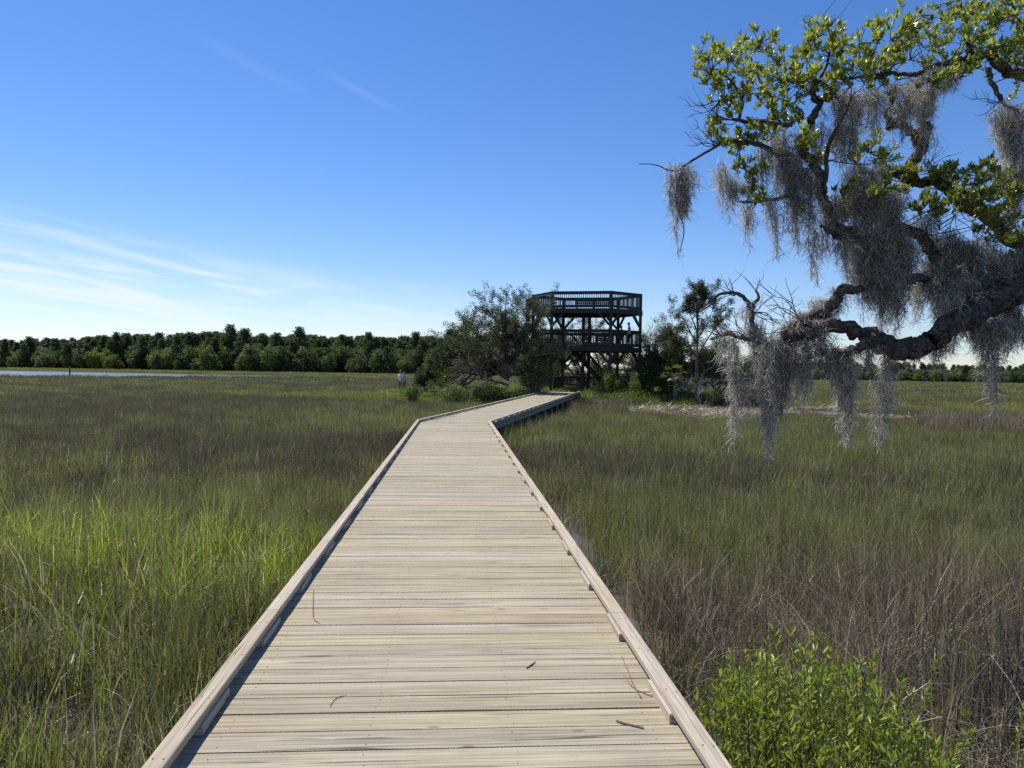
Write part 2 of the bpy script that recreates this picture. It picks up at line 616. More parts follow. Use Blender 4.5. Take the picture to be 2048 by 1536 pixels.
RIVER = [G(px, d)[:2] for px, d in ((-900, 105), (-300, 120), (0, 140), (139, 145), (280, 156), (430, 176), (640, 200), (640, 222), (430, 226), (280, 236), (0, 252), (-300, 268), (-900, 280))]
mb = MB()
mb.add([(p[0], p[1], 0.12) for p in RIVER])
n = len(RIVER)
hn = n // 2
for i in range(5):
    mb.t.append(np.array([[i, i + 1, n - 1 - i], [i + 1, n - 2 - i, n - 1 - i]]))
mb.t.append(np.array([[5, 6, 7], ]))
mb.t = [x for x in mb.t]
tag(mb.obj('creek_water', M['water']), 'thin strip of pale tidal creek before the far wood', kind='structure')


def in_poly(x, y, poly):
    r = np.zeros(len(x), bool)
    k = len(poly)
    for i in range(k):
        x0, y0 = poly[i]
        x1, y1 = poly[(i + 1) % k]
        c = ((y0 > y) != (y1 > y)) & (x < (x1 - x0) * (y - y0) / (y1 - y0 + 1e-12) + x0)
        r ^= c
    return r


# mud pool beside the right kerb
def pool_shape(cx, cy, rx, ry, seed):
    r = np.random.default_rng(seed)
    a = np.linspace(0, 2 * math.pi, 26, endpoint=False)
    k = 1 + 0.18 * np.sin(2 * a + r.random() * 6) + 0.13 * np.sin(3 * a + r.random() * 6) + 0.06 * np.sin(7 * a)
    return np.stack([cx + rx * k * np.cos(a), cy + ry * k * np.sin(a)], -1)


POOLS = [pool_shape(1.68, 10.6, 0.22, 1.5, 1), pool_shape(1.62, 7.2, 0.15, 0.7, 2)]
for k, pl in enumerate(POOLS):
    mb = MB()
    c = pl.mean(0)
    mb.add(np.vstack([np.hstack([pl, np.full((len(pl), 1), 0.075)]), [[c[0], c[1], 0.075]]]),
           tris=[(i, (i + 1) % len(pl), len(pl)) for i in range(len(pl))])
    tag(mb.obj('tide_pool', M['water']), ['long shallow tide pool on the mud beside the boardwalk', 'small wet hollow in the mud beside the boardwalk'][k], kind='structure')

# ------------------------------------------------------------------ boardwalk
DECK, HALF = 0.75, 1.22
BEND_Y, TURN, SEG2 = 25.4, math.radians(15.0), 29.6
RISE = 0.33
PITCHW, PT = 0.192, 0.038
bw = thing('boardwalk', (0, 0, 0), 'pale plank boardwalk with low kerb rails crossing the marsh to the tower', 'boardwalk')
d2 = np.array([math.sin(TURN), math.cos(TURN)])
s2 = np.array([math.cos(TURN), -math.sin(TURN)])
slope = RISE / SEG2


def plank_mesh(poly, z0, z1, name):
    """plank from its outline, with small chamfers along the top"""
    poly = np.array(poly)
    c = poly.mean(0)
    e = 0.004
    n = len(poly)
    ins = poly + unit(c - poly) * e * 1.4
    V = [(p[0], p[1], z0) for p in poly] + [(p[0], p[1], z1 - e) for p in poly] + [(p[0], p[1], z1) for p in ins]
    q = [(i, (i + 1) % n, n + (i + 1) % n, n + i) for i in range(n)] + [(n + i, n + (i + 1) % n, 2 * n + (i + 1) % n, 2 * n + i) for i in range(n)]
    t = [(2 * n, 2 * n + i, 2 * n + i + 1) for i in range(1, n - 1)] + [(0, i + 1, i) for i in range(1, n - 1)]
    return MB().add(V, quads=q, tris=t).mesh(name, M['plank'])


def clip(poly, p, nrm):
    out = []
    for i in range(len(poly)):
        a, b = np.array(poly[i]), np.array(poly[(i + 1) % len(poly)])
        da, db = np.dot(a - p, nrm), np.dot(b - p, nrm)
        if da <= 0:
            out.append(a)
        if (da < 0 < db) or (db < 0 < da):
            out.append(a + (b - a) * da / (da - db))
    return out


pw = 0.185
shared = [plank_mesh([(-HALF, -w_ / 2), (HALF, -w_ / 2), (HALF, w_ / 2), (-HALF, w_ / 2)], -PT, 0.0, 'plank') for w_ in (pw, pw - 0.003, pw + 0.002, pw - 0.006)]
miter_n = unit(np.array([math.sin(TURN / 2), math.cos(TURN / 2)]))
miter_p = np.array([0.0, BEND_Y])
nails = MB()
hexa = np.arange(6) / 6 * 2 * math.pi


def add_nails(cx, cy, z, ang, tilt):
    for sx in (-1.02, -0.34, 0.34, 1.02):
        for sy in (-0.045, 0.045):
            ox, oy = sx + random.uniform(-.012, .012), sy + random.uniform(-.008, .008)
            X = cx + ox * math.cos(ang) - oy * math.sin(ang)
            Y = cy + ox * math.sin(ang) + oy * math.cos(ang)
            zz = z + 0.0012 + oy * tilt
            nails.add([(X + .0042 * math.cos(h), Y + .0042 * math.sin(h), zz) for h in hexa], tris=[(0, 1, 2), (0, 2, 3), (0, 3, 4), (0, 4, 5)])


k = 0
y = -1.2
while y < BEND_Y + 0.25:
    c = np.array([0.0, y])
    poly = [(-HALF, y - pw / 2), (HALF, y - pw / 2), (HALF, y + pw / 2), (-HALF, y + pw / 2)]
    cut = clip(poly, miter_p, miter_n)
    dz = random.uniform(-0.002, 0.0015)
    if len(cut) >= 3 and len(cut) == 4 and np.allclose(np.array(cut), np.array(poly)):
        o = link('plank', random.choice(shared), bw)
        o.location = (random.uniform(-.006, .006), y + random.uniform(-.0015, .0015), DECK + dz)
        o.rotation_euler = (random.uniform(-.004, .004), random.uniform(-.001, .001), random.uniform(-.0012, .0012))
        if y < 9:
            add_nails(0, y, DECK + dz, 0, 0)
    elif len(cut) >= 3:
        cc = np.array(cut)
        o = link('plank', plank_mesh(cc - c, -PT, 0, 'plank'), bw)
        o.location = (0, y, DECK + dz)
    y += PITCHW
# second run, turned right and rising gently
s = -0.30
while s < SEG2:
    c = miter_p + d2 * s
    poly = [c - s2 * HALF - d2 * pw / 2, c + s2 * HALF - d2 * pw / 2, c + s2 * HALF + d2 * pw / 2, c - s2 * HALF + d2 * pw / 2]
    cut = clip(poly, miter_p, -miter_n)
    z = DECK + slope * max(s, 0) + random.uniform(-0.002, 0.0015)
    if len(cut) == 4 and np.allclose(np.array(cut), np.array(poly)):
        o = link('plank', random.choice(shared), bw)
        o.location = (c[0], c[1], z)
        o.rotation_euler = (slope, 0, -TURN)
    elif len(cut) >= 3:
        o = link('plank', plank_mesh(np.array(cut) - c, -PT, 0, 'plank'), bw)
        o.location = (c[0], c[1], z)
    s += PITCHW

# kerb rails: 2x4 laid flat on spacer blocks
KW, KH, BH = 0.089, 0.038, 0.05
t2 = math.tan(TURN / 2)


def kerb_piece(a, b, side_n, wd, cutA=0.0, cutB=0.0):
    """a,b = outer edge points (3D, underside); side_n = inward unit vector"""
    a, b = np.array(a, float), np.array(b, float)
    c = (a + b) / 2
    d = unit(b - a)
    n = np.array([side_n[0], side_n[1], 0])
    ai, bi = a + n * wd + d * cutA, b + n * wd + d * cutB
    e = 0.005
    up = np.array([0, 0, 1.0])
    V = []
    for base, ins in ((0.0, 0.0), (KH - e, 0.0), (KH, e)):
        V += [a + up * base + n * ins + d * 0, b + up * base + n * ins, bi + up * base - n * ins, ai + up * base - n * ins]
    q = [(3, 2, 1, 0), (8, 9, 10, 11)]
    for r in (0, 4):
        for i in range(4):
            j = (i + 1) % 4
            q.append((r + i, r + j, r + 4 + j, r + 4 + i))
    # local frame with the length along Y so that the grain follows it
    ang = math.atan2(-d[0], d[1])
    R = np.array([[math.cos(-ang), -math.sin(-ang), 0], [math.sin(-ang), math.cos(-ang), 0], [0, 0, 1]])
    Vl = (np.array(V) - c) @ R.T
    o = MB().add(Vl, quads=q).obj('kerb_rail', M['kerb'], bw)
    o.location = c
    o.rotation_euler = (0, 0, ang)
    return o


blk = MB()
e = 0.006
V = []
for z_, i_ in ((0, 0), (BH - e, 0), (BH, e)):
    V += [(-.05 + i_, -.215 + i_, z_), (.05 - i_, -.215 + i_, z_), (.05 - i_, .215 - i_, z_), (-.05 + i_, .215 - i_, z_)]
q = [(3, 2, 1, 0), (8, 9, 10, 11)] + [(r + i, r + (i + 1) % 4, r + 4 + (i + 1) % 4, r + 4 + i) for r in (0, 4) for i in range(4)]
blk_me = blk.add(V, quads=q).mesh('kerb_block', M['kerb'])
for sd in (-1, 1):
    yend = BEND_Y - sd * HALF * t2                          # mitred corner of the first run
    joints = [-1.0 + (0.0 if sd < 0 else -0.12)] + [v + (0.0 if sd < 0 else -0.12) for v in (0.45, 5.3, 10.15, 15.0, 19.85)] + [yend]
    for i in range(len(joints) - 1):
        a, b = joints[i] + 0.002, joints[i + 1] - 0.002
        last = i == len(joints) - 2
        kerb_piece((sd * HALF, a, DECK + BH + random.uniform(0, .002)), (sd * HALF, b, DECK + BH + random.uniform(0, .002)), (-sd, 0), KW,
                   0, (sd * KW * t2) if last else 0)
    yb = -0.75
    while yb < yend - 0.3:
        o = link('kerb_block', blk_me, bw)
        o.location = (sd * (HALF - 0.052), yb + (0.03 if sd > 0 else 0), DECK)
        o.rotation_euler = (0, 0, random.uniform(-.02, .02))
        yb += 1.16
    for yk in np.arange(-0.75, 12.0, 0.58):
        for ox in (.022, .066):
            X, Y = sd * (HALF - ox), yk + random.uniform(-.03, .03)
            nails.add([(X + .0048 * math.cos(h), Y + .0048 * math.sin(h), DECK + BH + KH + .0035) for h in hexa], tris=[(0, 1, 2), (0, 2, 3), (0, 3, 4), (0, 4, 5)])
    c0 = np.array([sd * HALF, yend])
    st = [0.0, 4.4, 9.3, 14.2, 19.1, 24.0, SEG2 + sd * HALF * t2]
    for i in range(len(st) - 1):
        pa, pb = c0 + d2 * (st[i] + 0.002), c0 + d2 * (st[i + 1] - 0.002)
        za = DECK + slope * max(st[i] - sd * HALF * t2, 0) + BH
        zb = DECK + slope * (st[i + 1] - sd * HALF * t2) + BH
        kerb_piece((*pa, za), (*pb, zb), -sd * s2, KW, (-sd * KW * t2) if i == 0 else 0, 0)
    sb = 0.4
    while sb < SEG2 - 0.3:
        c = c0 + d2 * sb - sd * s2 * 0.052
        o = link('kerb_block', blk_me, bw)
        o.location = (c[0], c[1], DECK + slope * max(sb - sd * HALF * t2, 0) + 0.001)
        o.rotation_euler = (slope, 0, -TURN)
        sb += 1.16
nl = nails.obj('nail_heads', M['nail'], bw)
nl['kind'] = 'stuff'
# stringers and posts
for off in (-1.13, 0.0, 1.13):
    o = MB().beam((off, -1.2, DECK - PT - 0.123), (off, BEND_Y - off * t2, DECK - PT - 0.123), 0.045, 0.236).obj('stringer', M['under'], bw)
    p0 = miter_p + s2 * off + d2 * (off * t2 + 0.004) * 1.0
    p1 = miter_p + s2 * off + d2 * SEG2
    MB().beam((*p0, DECK - PT - 0.126), (*p1, DECK + RISE - PT - 0.126), 0.045, 0.236).obj('stringer', M['under'], bw)
for yy in np.arange(-0.6, BEND_Y - 0.6, 2.42):
    for sx in (-1.045, 1.045):
        MB().beam((sx, yy, -0.4), (sx, yy, DECK - PT - 0.012), 0.12, 0.12, (0, 1, 0)).obj('post', M['under'], bw)
for ss in np.arange(1.4, SEG2 - 0.3, 2.42):
    for sx in (-1.045, 1.045):
        c = miter_p + d2 * ss + s2 * sx
        MB().beam((*c, -0.4), (*c, DECK + slope * ss - PT - 0.012), 0.12, 0.12, (*d2, 0)).obj('post', M['under'], bw)


def on_walk(x, y, m):
    a = (np.abs(x) < HALF + m) & (y < BEND_Y + 0.4)
    rx, ry = x - miter_p[0], y - miter_p[1]
    al, ac = rx * d2[0] + ry * d2[1], rx * s2[0] + ry * s2[1]
    b = (np.abs(ac) < HALF + m) & (al > -0.4) & (al < SEG2 + 0.3)
    return a | b


# ------------------------------------------------------------------ observation tower
TA, TB, TC = 2.15, 2.40, 4.05
tc_ = G(1024 + 5.48 / 57.85 * F_PX, 57.85)
TH = math.radians(-14.0) - YAW
tu, tv = np.array([math.cos(TH), math.sin(TH)]), np.array([-math.sin(TH), math.cos(TH)])
Z0, Z1, Z2 = DECK + RISE, 4.36, 7.10
tower = thing('observation_tower', (tc_[0], tc_[1], 0.9), 'two-level dark timber observation tower with open railed decks on the island', 'tower')


def T2(u_, v_):
    return tc_[:2] + tu * u_ + tv * v_


def T3(u_, v_, z):
    q_ = T2(u_, v_)
    return np.array([q_[0], q_[1], z])


HEX = [(-TA, -TB), (TA, -TB), (TC, 0), (TA, TB), (-TA, TB), (-TC, 0)]
RAILH = 1.24
for (a, b) in HEX:
    child(MB().beam(T3(a, b, 0.5), T3(a, b, Z2 + RAILH), 0.21, 0.21, (*tv, 0)), 'post', M['tower'], tower)
ctr = []
for px_, dd in ((1165, 57.4), (1177, 59.0)):
    g_ = G(px_, dd)
    child(MB().beam((g_[0], g_[1], 0.5), (g_[0], g_[1], Z2 - 0.3), 0.22, 0.22, (*tv, 0)), 'post', M['tower'], tower)
# knee braces
for zf in (Z1, Z2):
    for i, (a, b) in enumerate(HEX):
        for j in (i - 1, (i + 1) % 6):
            o_ = np.array(HEX[j]) - np.array([a, b])
            o_ = o_ / np.linalg.norm(o_)
            p0 = T3(a + o_[0] * .10, b + o_[1] * .10, zf - 1.18)
            p1 = T3(a + o_[0] * .84, b + o_[1] * .84, zf - 0.33)
            child(MB().beam(p0, p1, 0.10, 0.17), 'brace', M['tower'], tower)
# floors: planks over joists, fascia boards
def vspan(v_):
    return TA + (TC - TA) * (1 - abs(v_) / TB)


for lev, zf in enumerate((Z1, Z2)):
    mb = MB()
    v_ = -TB + 0.08
    while v_ < TB:
        h_ = vspan(v_) - 0.02
        spans = [(-h_, h_)]
        if lev == 0 and 0.2 < v_ < 1.35:
            spans = [(-h_, -2.0), (0.15, h_)]
        for (u0, u1) in spans:
            mb.beam(T3(u0, v_, zf - 0.02), T3(u1, v_, zf - 0.02), 0.138, 0.038)
        v_ += 0.147
    child(mb, 'floor', M['tower'], tower)
    mb = MB()
    for u_ in np.arange(-3.4, 3.5, 0.62):
        hv = TB if abs(u_) < TA else TB * (TC - abs(u_)) / (TC - TA)
        lim = hv - 0.1
        if lev == 0 and -2.0 < u_ < 0.15:
            mb.beam(T3(u_, -lim, zf - 0.15), T3(u_, 0.18, zf - 0.15), 0.045, 0.21)
            mb.beam(T3(u_, 1.37, zf - 0.15), T3(u_, lim, zf - 0.15), 0.045, 0.21)
        else:
            mb.beam(T3(u_, -lim, zf - 0.15), T3(u_, lim, zf - 0.15), 0.045, 0.21)
    child(mb, 'joists', M['tower'], tower)
    for i in range(6):
        a, b = np.array(HEX[i]), np.array(HEX[(i + 1) % 6])
        d_ = unit(b - a)
        nrm = np.array([d_[1], -d_[0]])
        ext = 0.10
        for off, zz, hh, ww in ((0.125, zf - 0.17, 0.34, 0.045), (0.16, zf - 0.27, 0.13, 0.025)):
            p, q_ = a - d_ * ext * 0.5 + nrm * off, b + d_ * ext * 0.5 + nrm * off
            child(MB().beam(T3(*p, zz), T3(*q_, zz), ww, hh), 'fascia_board', M['tower'], tower)
    # railings
    for i in range(6):
        a, b = np.array(HEX[i]), np.array(HEX[(i + 1) % 6])
        L_ = np.linalg.norm(b - a)
        d_ = (b - a) / L_
        a2, b2 = a + d_ * 0.1, b - d_ * 0.1
        mid = T3(*((a + b) / 2), zf)
        rl = bpy.data.objects.new('railing', None)
        COL.objects.link(rl)
        rl.parent = tower
        rl.location = Vector(mid - np.array(tower.location))
        rl.empty_display_size = 0.1
        nrm = np.array([d_[1], -d_[0]])
        child(MB().beam(T3(*a2, zf + RAILH - 0.02), T3(*b2, zf + RAILH - 0.02), 0.14, 0.04), 'cap_rail', M['tower'], rl)
        child(MB().beam(T3(*(a2 + nrm * .03), zf + RAILH - 0.14), T3(*(b2 + nrm * .03), zf + RAILH - 0.14), 0.04, 0.19), 'top_rail', M['tower'], rl)
        child(MB().beam(T3(*(a2 + nrm * .03), zf + 0.155), T3(*(b2 + nrm * .03), zf + 0.155), 0.04, 0.19), 'bottom_rail', M['tower'], rl)
        nb = int(L_ / 0.152)
        ba_me = None
        for k in range(1, nb):
            c = a + d_ * L_ * k / nb - nrm * 0.012
            if ba_me is None:
                mb = MB().beam((0, 0, zf + 0.11 - mid[2]), (0, 0, zf + RAILH - 0.05 - mid[2]), 0.042, 0.04, (*(tu * nrm[0] + tv * nrm[1]), 0))
                ba_me = mb.mesh('baluster', M['tower'])
            o = link('baluster', ba_me, rl)
            w_ = T3(*c, 0)
            o.location = (w_[0] - mid[0], w_[1] - mid[1], 0)
# benches on the upper deck and one below
def bench(u0, u1, v_, zf):
    be = bpy.data.objects.new('bench', None)
    COL.objects.link(be)
    be.parent = tower
    be.location = Vector(T3((u0 + u1) / 2, v_, zf) - np.array(tower.location))
    for k in range(3):
        child(MB().beam(T3(u0, v_ + .12 - .14 * k, zf + .45), T3(u1, v_ + .12 - .14 * k, zf + .45), .13, .04), 'seat_board', M['tower'], be)
    for k in range(3):
        child(MB().beam(T3(u0, v_ + .22 + .03 * k, zf + .62 + .16 * k), T3(u1, v_ + .22 + .03 * k, zf + .62 + .16 * k), .035, .12), 'back_slat', M['tower'], be)
    for u_ in np.linspace(u0 + .15, u1 - .15, 3):
        child(MB().beam(T3(u_, v_ + .27, zf), T3(u_, v_ + .31, zf + 1.02), .09, .09), 'leg', M['tower'], be)
        child(MB().beam(T3(u_, v_ - .15, zf), T3(u_, v_ - .15, zf + .43), .09, .09), 'leg', M['tower'], be)


bench(-1.2, 1.9, 1.75, Z2)
bench(-0.9, 1.9, 0.15, Z2)
bench(0.4, 1.9, 1.85, Z1)
# ground platform with rails and the stair up to the first deck
mb = MB()
v_ = -TB - 1.0
while v_ < TB + 0.2:
    mb.beam(T3(-2.35, v_, Z0 - 0.02), T3(2.6, v_, Z0 - 0.02), 0.186, 0.038)
    v_ += 0.192
child(mb, 'platform', M['plank'], tower)
for (p, q_) in (((-2.3, TB + .1), (2.5, TB + .1)), ((2.5, TB + .1), (2.5, 0.2)), ((-2.3, -0.5), (-2.3, TB + .1)), ((-2.3, 0.9), (0.0, 0.9))):
    rl = bpy.data.objects.new('railing', None)
    COL.objects.link(rl)
    rl.parent = tower
    m_ = (np.array(p) + np.array(q_)) / 2
    mid = T3(*m_, Z0)
    rl.location = Vector(mid - np.array(tower.location))
    for hz, hh in ((1.0, .12), (.14, .10)):
        child(MB().beam(T3(*p, Z0 + hz), T3(*q_, Z0 + hz), .05, hh), 'top_rail' if hz > .5 else 'bottom_rail', M['tower'], rl)
    L_ = np.linalg.norm(np.array(q_) - np.array(p))
    nb = int(L_ / 0.16)
    me_ = MB().beam((0, 0, .1), (0, 0, .96), .04, .042, (*tv, 0)).mesh('baluster', M['tower'])
    for k in range(nb + 1):
        c = np.array(p) + (np.array(q_) - np.array(p)) * k / nb
        o = link('baluster', me_, rl)
        w_ = T3(*c, 0)
        o.location = (w_[0] - mid[0], w_[1] - mid[1], 0)
st = bpy.data.objects.new('stair', None)
COL.objects.link(st)
st.parent = tower
sb = T3(1.75, 0.8, Z0)
st.location = Vector(sb - np.array(tower.location))
NST = 17
ub, ut = 1.75, -1.15
for k in range(NST):
    f_ = (k + 1) / (NST + 1)
    u_ = ub + (ut - ub) * f_
    z_ = Z0 + (Z1 - Z0) * f_
    child(MB().beam(T3(u_, 0.35, z_), T3(u_, 1.2, z_), 0.25, 0.04), 'tread', M['tower'], st)
for v_ in (0.32, 1.23):
    child(MB().beam(T3(ub, v_, Z0 + .05), T3(ut, v_, Z1 - .05), .045, .28), 'stair_stringer', M['tower'], st)
    child(MB().beam(T3(ub, v_, Z0 + 1.0), T3(ut, v_, Z1 + .9), .05, .09), 'handrail', M['tower'], st)
    me_ = MB().beam((0, 0, 0), (0, 0, .95), .04, .04, (*tv, 0)).mesh('baluster', M['tower'])
    for k in range(NST):
        f_ = (k + .5) / NST
        o = link('baluster', me_, st)
        w_ = T3(ub + (ut - ub) * f_, v_, Z0 + (Z1 - Z0) * f_ + .05)
        o.location = Vector(w_ - sb)

# ------------------------------------------------------------------ grass: tuft prototypes and scatter
PAL = {
    'green': [((.225, .300, .034), 6), ((.155, .225, .030), 5), ((.340, .375, .055), 6), ((.055, .050, .035), 3), ((.36, .33, .22), .7)],
    'mixed': [((.120, .170, .026), 3.4), ((.200, .240, .036), 2.2), ((.045, .040, .030), 7), ((.10, .085, .062), 5), ((.33, .30, .22), 1.2)],
    'dark': [((.108, .092, .056), 6), ((.070, .062, .040), 4), ((.105, .128, .030), 4), ((.165, .140, .086), 3), ((.30, .27, .20), .5)],
    'olive': [((.135, .152, .048), 5), ((.105, .124, .040), 4), ((.115, .102, .068), 3), ((.20, .185, .095), 2), ((.30, .27, .20), .5)],
    'yellow': [((.200, .225, .042), 5), ((.150, .185, .035), 4), ((.21, .18, .075), 2), ((.09, .08, .05), 1)],
    'brown': [((.185, .132, .082), 5), ((.130, .094, .060), 5), ((.300, .235, .155), 4), ((.055, .044, .034), 5), ((.34, .28, .19), .8)],
    'dead': [((.105, .092, .075), 5), ((.06, .052, .042), 5), ((.20, .18, .145), 2), ((.33, .30, .24), .8)],
    'cover': [((.130, .205, .030), 5), ((.150, .225, .035), 4), ((.07, .125, .022), 4), ((.20, .22, .05), 1)],
    'far': [((.120, .150, .045), 5), ((.150, .170, .055), 4), ((.11, .10, .06), 2)],
}
SHAPE = {  # height, lean, blade width, droop
    'green': (0.92, 0.26, .0105, .22), 'mixed': (0.74, 0.20, .0085, .12), 'dark': (0.54, 0.11, .0065, .04), 'olive': (0.56, 0.13, .0065, .06),
    'yellow': (0.50, 0.13, .0075, .06), 'brown': (0.88, 0.30, .0065, .06), 'dead': (0.42, 0.30, .006, .2), 'cover': (0.38, 0.16, .016, .15), 'far': (0.65, 0.16, .01, .06),
}


def tuft(kind, n, rad, wmul, seed):
    r = np.random.default_rng(seed)
    cols = np.array([c for c, _ in PAL[kind]])
    wt = np.array([k for _, k in PAL[kind]], float)
    ci = r.choice(len(cols), n, p=wt / wt.sum())
    H, LN, WD, DR = SHAPE[kind]
    a, q_ = r.random(n) * 2 * math.pi, np.sqrt(r.random(n)) * rad
    base = np.stack([np.cos(a) * q_, np.sin(a) * q_, np.full(n, -0.03)], -1)
    h = H * np.clip(r.normal(0.82, 0.17, n), .35, 1.25)
    lean = LN * np.abs(r.normal(0, 0.9, n))
    ang = r.random(n) * 2 * math.pi
    col = cols[ci] * np.clip(r.normal(1.32, .34, (n, 1)), .45, 2.4)
    tipc = col * 0.6 + np.array([.24, .20, .11]) * 0.4
    wid = WD * wmul * np.clip(r.normal(1, .25, n), .5, 1.7)
    mb = MB()
    ribbons(mb, base, h, ang, lean, wid, r.random(n) * math.pi, col, 3, np.clip(r.normal(DR, DR * .8, n), 0, .75), tipc)
    m2 = r.random(n) < (0.06 if wmul < 1.5 else 0.025)                     # fallen, strongly bent dead blades
    if m2.sum() > 0:
        nn = int(m2.sum())
        pale = np.tile(np.array([.34, .31, .235]), (nn, 1)) * np.clip(r.normal(.85, .25, (nn, 1)), .3, 1.3)
        ribbons(mb, base[m2] + np.array([0, 0, .1]), h[m2] * 0.75, r.random(nn) * 6.28, H * r.uniform(.4, .9, nn), wid[m2] * .9, r.random(nn) * 3.14, pale, 4, np.full(nn, .55))
    me = mb.mesh('tuft_' + kind, M['dry'] if kind in ('brown', 'dead', 'dark') else M['grass'], col=True)
    return bpy.data.objects.new('tuft_' + kind, me)          # never linked: only instanced by the scatter


def scatter(name, pts, rot, scl, idx, protos, label, cat=None):
    me = bpy.data.meshes.new(name)
    me.vertices.add(len(pts))
    me.vertices.foreach_set('co', np.asarray(pts, np.float32).ravel())
    for nm, tp, dat in (('rot', 'FLOAT_VECTOR', rot), ('scl', 'FLOAT_VECTOR', scl)):
        at = me.attributes.new(nm, tp, 'POINT')
        at.data.foreach_set('vector', np.asarray(dat, np.float32).ravel())
    at = me.attributes.new('idx', 'INT', 'POINT')
    at.data.foreach_set('value', np.asarray(idx, np.int32))
    o = link(name, me)
    ng = bpy.data.node_groups.new(name + '_nodes', 'GeometryNodeTree')
    ng.interface.new_socket('Geometry', in_out='INPUT', socket_type='NodeSocketGeometry')
    ng.interface.new_socket('Geometry', in_out='OUTPUT', socket_type='NodeSocketGeometry')
    gi, go = ng.nodes.new('NodeGroupInput'), ng.nodes.new('NodeGroupOutput')
    jn = ng.nodes.new('GeometryNodeJoinGeometry')

    def named(nm, tp):
        a = ng.nodes.new('GeometryNodeInputNamedAttribute')
        a.data_type = tp
        a.inputs['Name'].default_value = nm
        return [s for s in a.outputs if s.enabled][0]
    ri, si, ki = named('rot', 'FLOAT_VECTOR'), named('scl', 'FLOAT_VECTOR'), named('idx', 'INT')
    for i, pr in enumerate(protos):
        oi = ng.nodes.new('GeometryNodeObjectInfo')
        oi.inputs['Object'].default_value = pr
        oi.inputs['As Instance'].default_value = True
        cp = ng.nodes.new('FunctionNodeCompare')
        cp.data_type, cp.operation = 'INT', 'EQUAL'
        ins = [s for s in cp.inputs if s.enabled]
        ng.links.new(ki, ins[0])
        ins[1].default_value = i
        ip = ng.nodes.new('GeometryNodeInstanceOnPoints')
        ng.links.new(gi.outputs[0], ip.inputs['Points'])
        ng.links.new(cp.outputs[0], ip.inputs['Selection'])
        ng.links.new(oi.outputs['Geometry'], ip.inputs['Instance'])
        ng.links.new(ri, ip.inputs['Rotation'])
        ng.links.new(si, ip.inputs['Scale'])
        ng.links.new(ip.outputs[0], jn.inputs[0])
    ng.links.new(jn.outputs[0], go.inputs[0])
    md = o.modifiers.new('scatter', 'NODES')
    md.node_group = ng
    return tag(o, label, cat, kind='stuff')


def zone(x, y, r):
    """which grass grows where: an array of kind names"""
    d = (x - CAM[0]) * math.sin(YAW) + y * math.cos(YAW)
    xc = (x - CAM[0]) * math.cos(YAW) - y * math.sin(YAW)
    px = 1024 + F_PX * xc / np.maximum(d, .5)
    u = r.random(len(x))
    n1, n2, n3 = fbm(x * .22, y * .22), fbm(x * .05 + 40, y * .09 + 7), fbm(x * .5 + 9, y * .5 + 3)
    kind = np.full(len(x), 'olive', dtype=object)
    left = x < 0
    # wide marsh: dark and olive drifts
    dk = n2 + (n1 - .5) * .5 + np.where(left, .12, -.01) + .12 * sstep(d, 16, 40) * left
    kind[(dk + (u - .5) * .6) > .55] = 'dark'
    far = d > 190
    kind[far] = 'far'
    yb = (np.abs(d - 62 - 4 * (n2 - .5) * 6 + (px - 700) * .012) < 9) & (px > 380) & (px < 1000) & left
    kind[yb & (u < .85)] = 'yellow'
    yb = (np.abs(d - 104) < 7) & (px < 480)
    kind[yb & (u < .6)] = 'yellow'
    yb = (np.abs(d - 58 - (n2 - .5) * 20) < 9) & (px > 1560)
    kind[yb & (u < .9)] = 'yellow'
    yb = (d > 80) & (px > 1400) & (n2 > .5)
    kind[yb & (u < .5)] = 'yellow'
    dkr = (np.abs(d - 36) < 5) & (px > 1840) & (px < 2040)
    kind[dkr & (u < .6)] = 'brown'
    dkr = (np.abs(d - 46.5) < 3.5) & (px > 1135) & (px < 1255)
    kind[dkr & (u < .9)] = 'brown'
    # bright tall stand on the left, turning into a dark mix close by
    edge = 10.3 + (n1 - .5) * 1.2 - 1.2 * sstep(x, -4.5, -1.2)
    nearl = left & (d < edge)
    kind[nearl & (u < .80)] = 'green'
    kind[nearl & (u >= .80)] = 'mixed'
    mixp = sstep(7.5 + (n3 - .5) * 3.5 - d, -1.0, 1.2)
    kind[nearl & (r.random(len(x)) < mixp * .92)] = 'mixed'
    dd_ = nearl & (d < 5.2) & (n3 > .52) & (x < -2.0)
    kind[dd_ & (u < .7)] = 'dead'
    kind[nearl & (d < 6.0) & (r.random(len(x)) < .16)] = 'dead'
    # right bank: bare grey litter by the kerb, brown rush further out
    right = (~left) & (d < 30)
    br = right & (d > 3.6) & (d < 8.4 + (n1 - .5) * 1.6) & (x > 1.75 + (n3 - .5) * .6)
    kind[br] = 'brown'
    kind[br & (u < .14)] = 'dark'
    kind[br & (u > .82)] = 'dead'
    kind[br & (u > .93)] = 'olive'
    gl = right & (x < 2.0 + (n3 - .5) * .8) & (d < 14)
    kind[gl & (u < .75)] = 'dead'
    st_ = right & (d < 5.0) & (x > 2.0)
    kind[st_ & (u < .55)] = 'dead'
    return kind


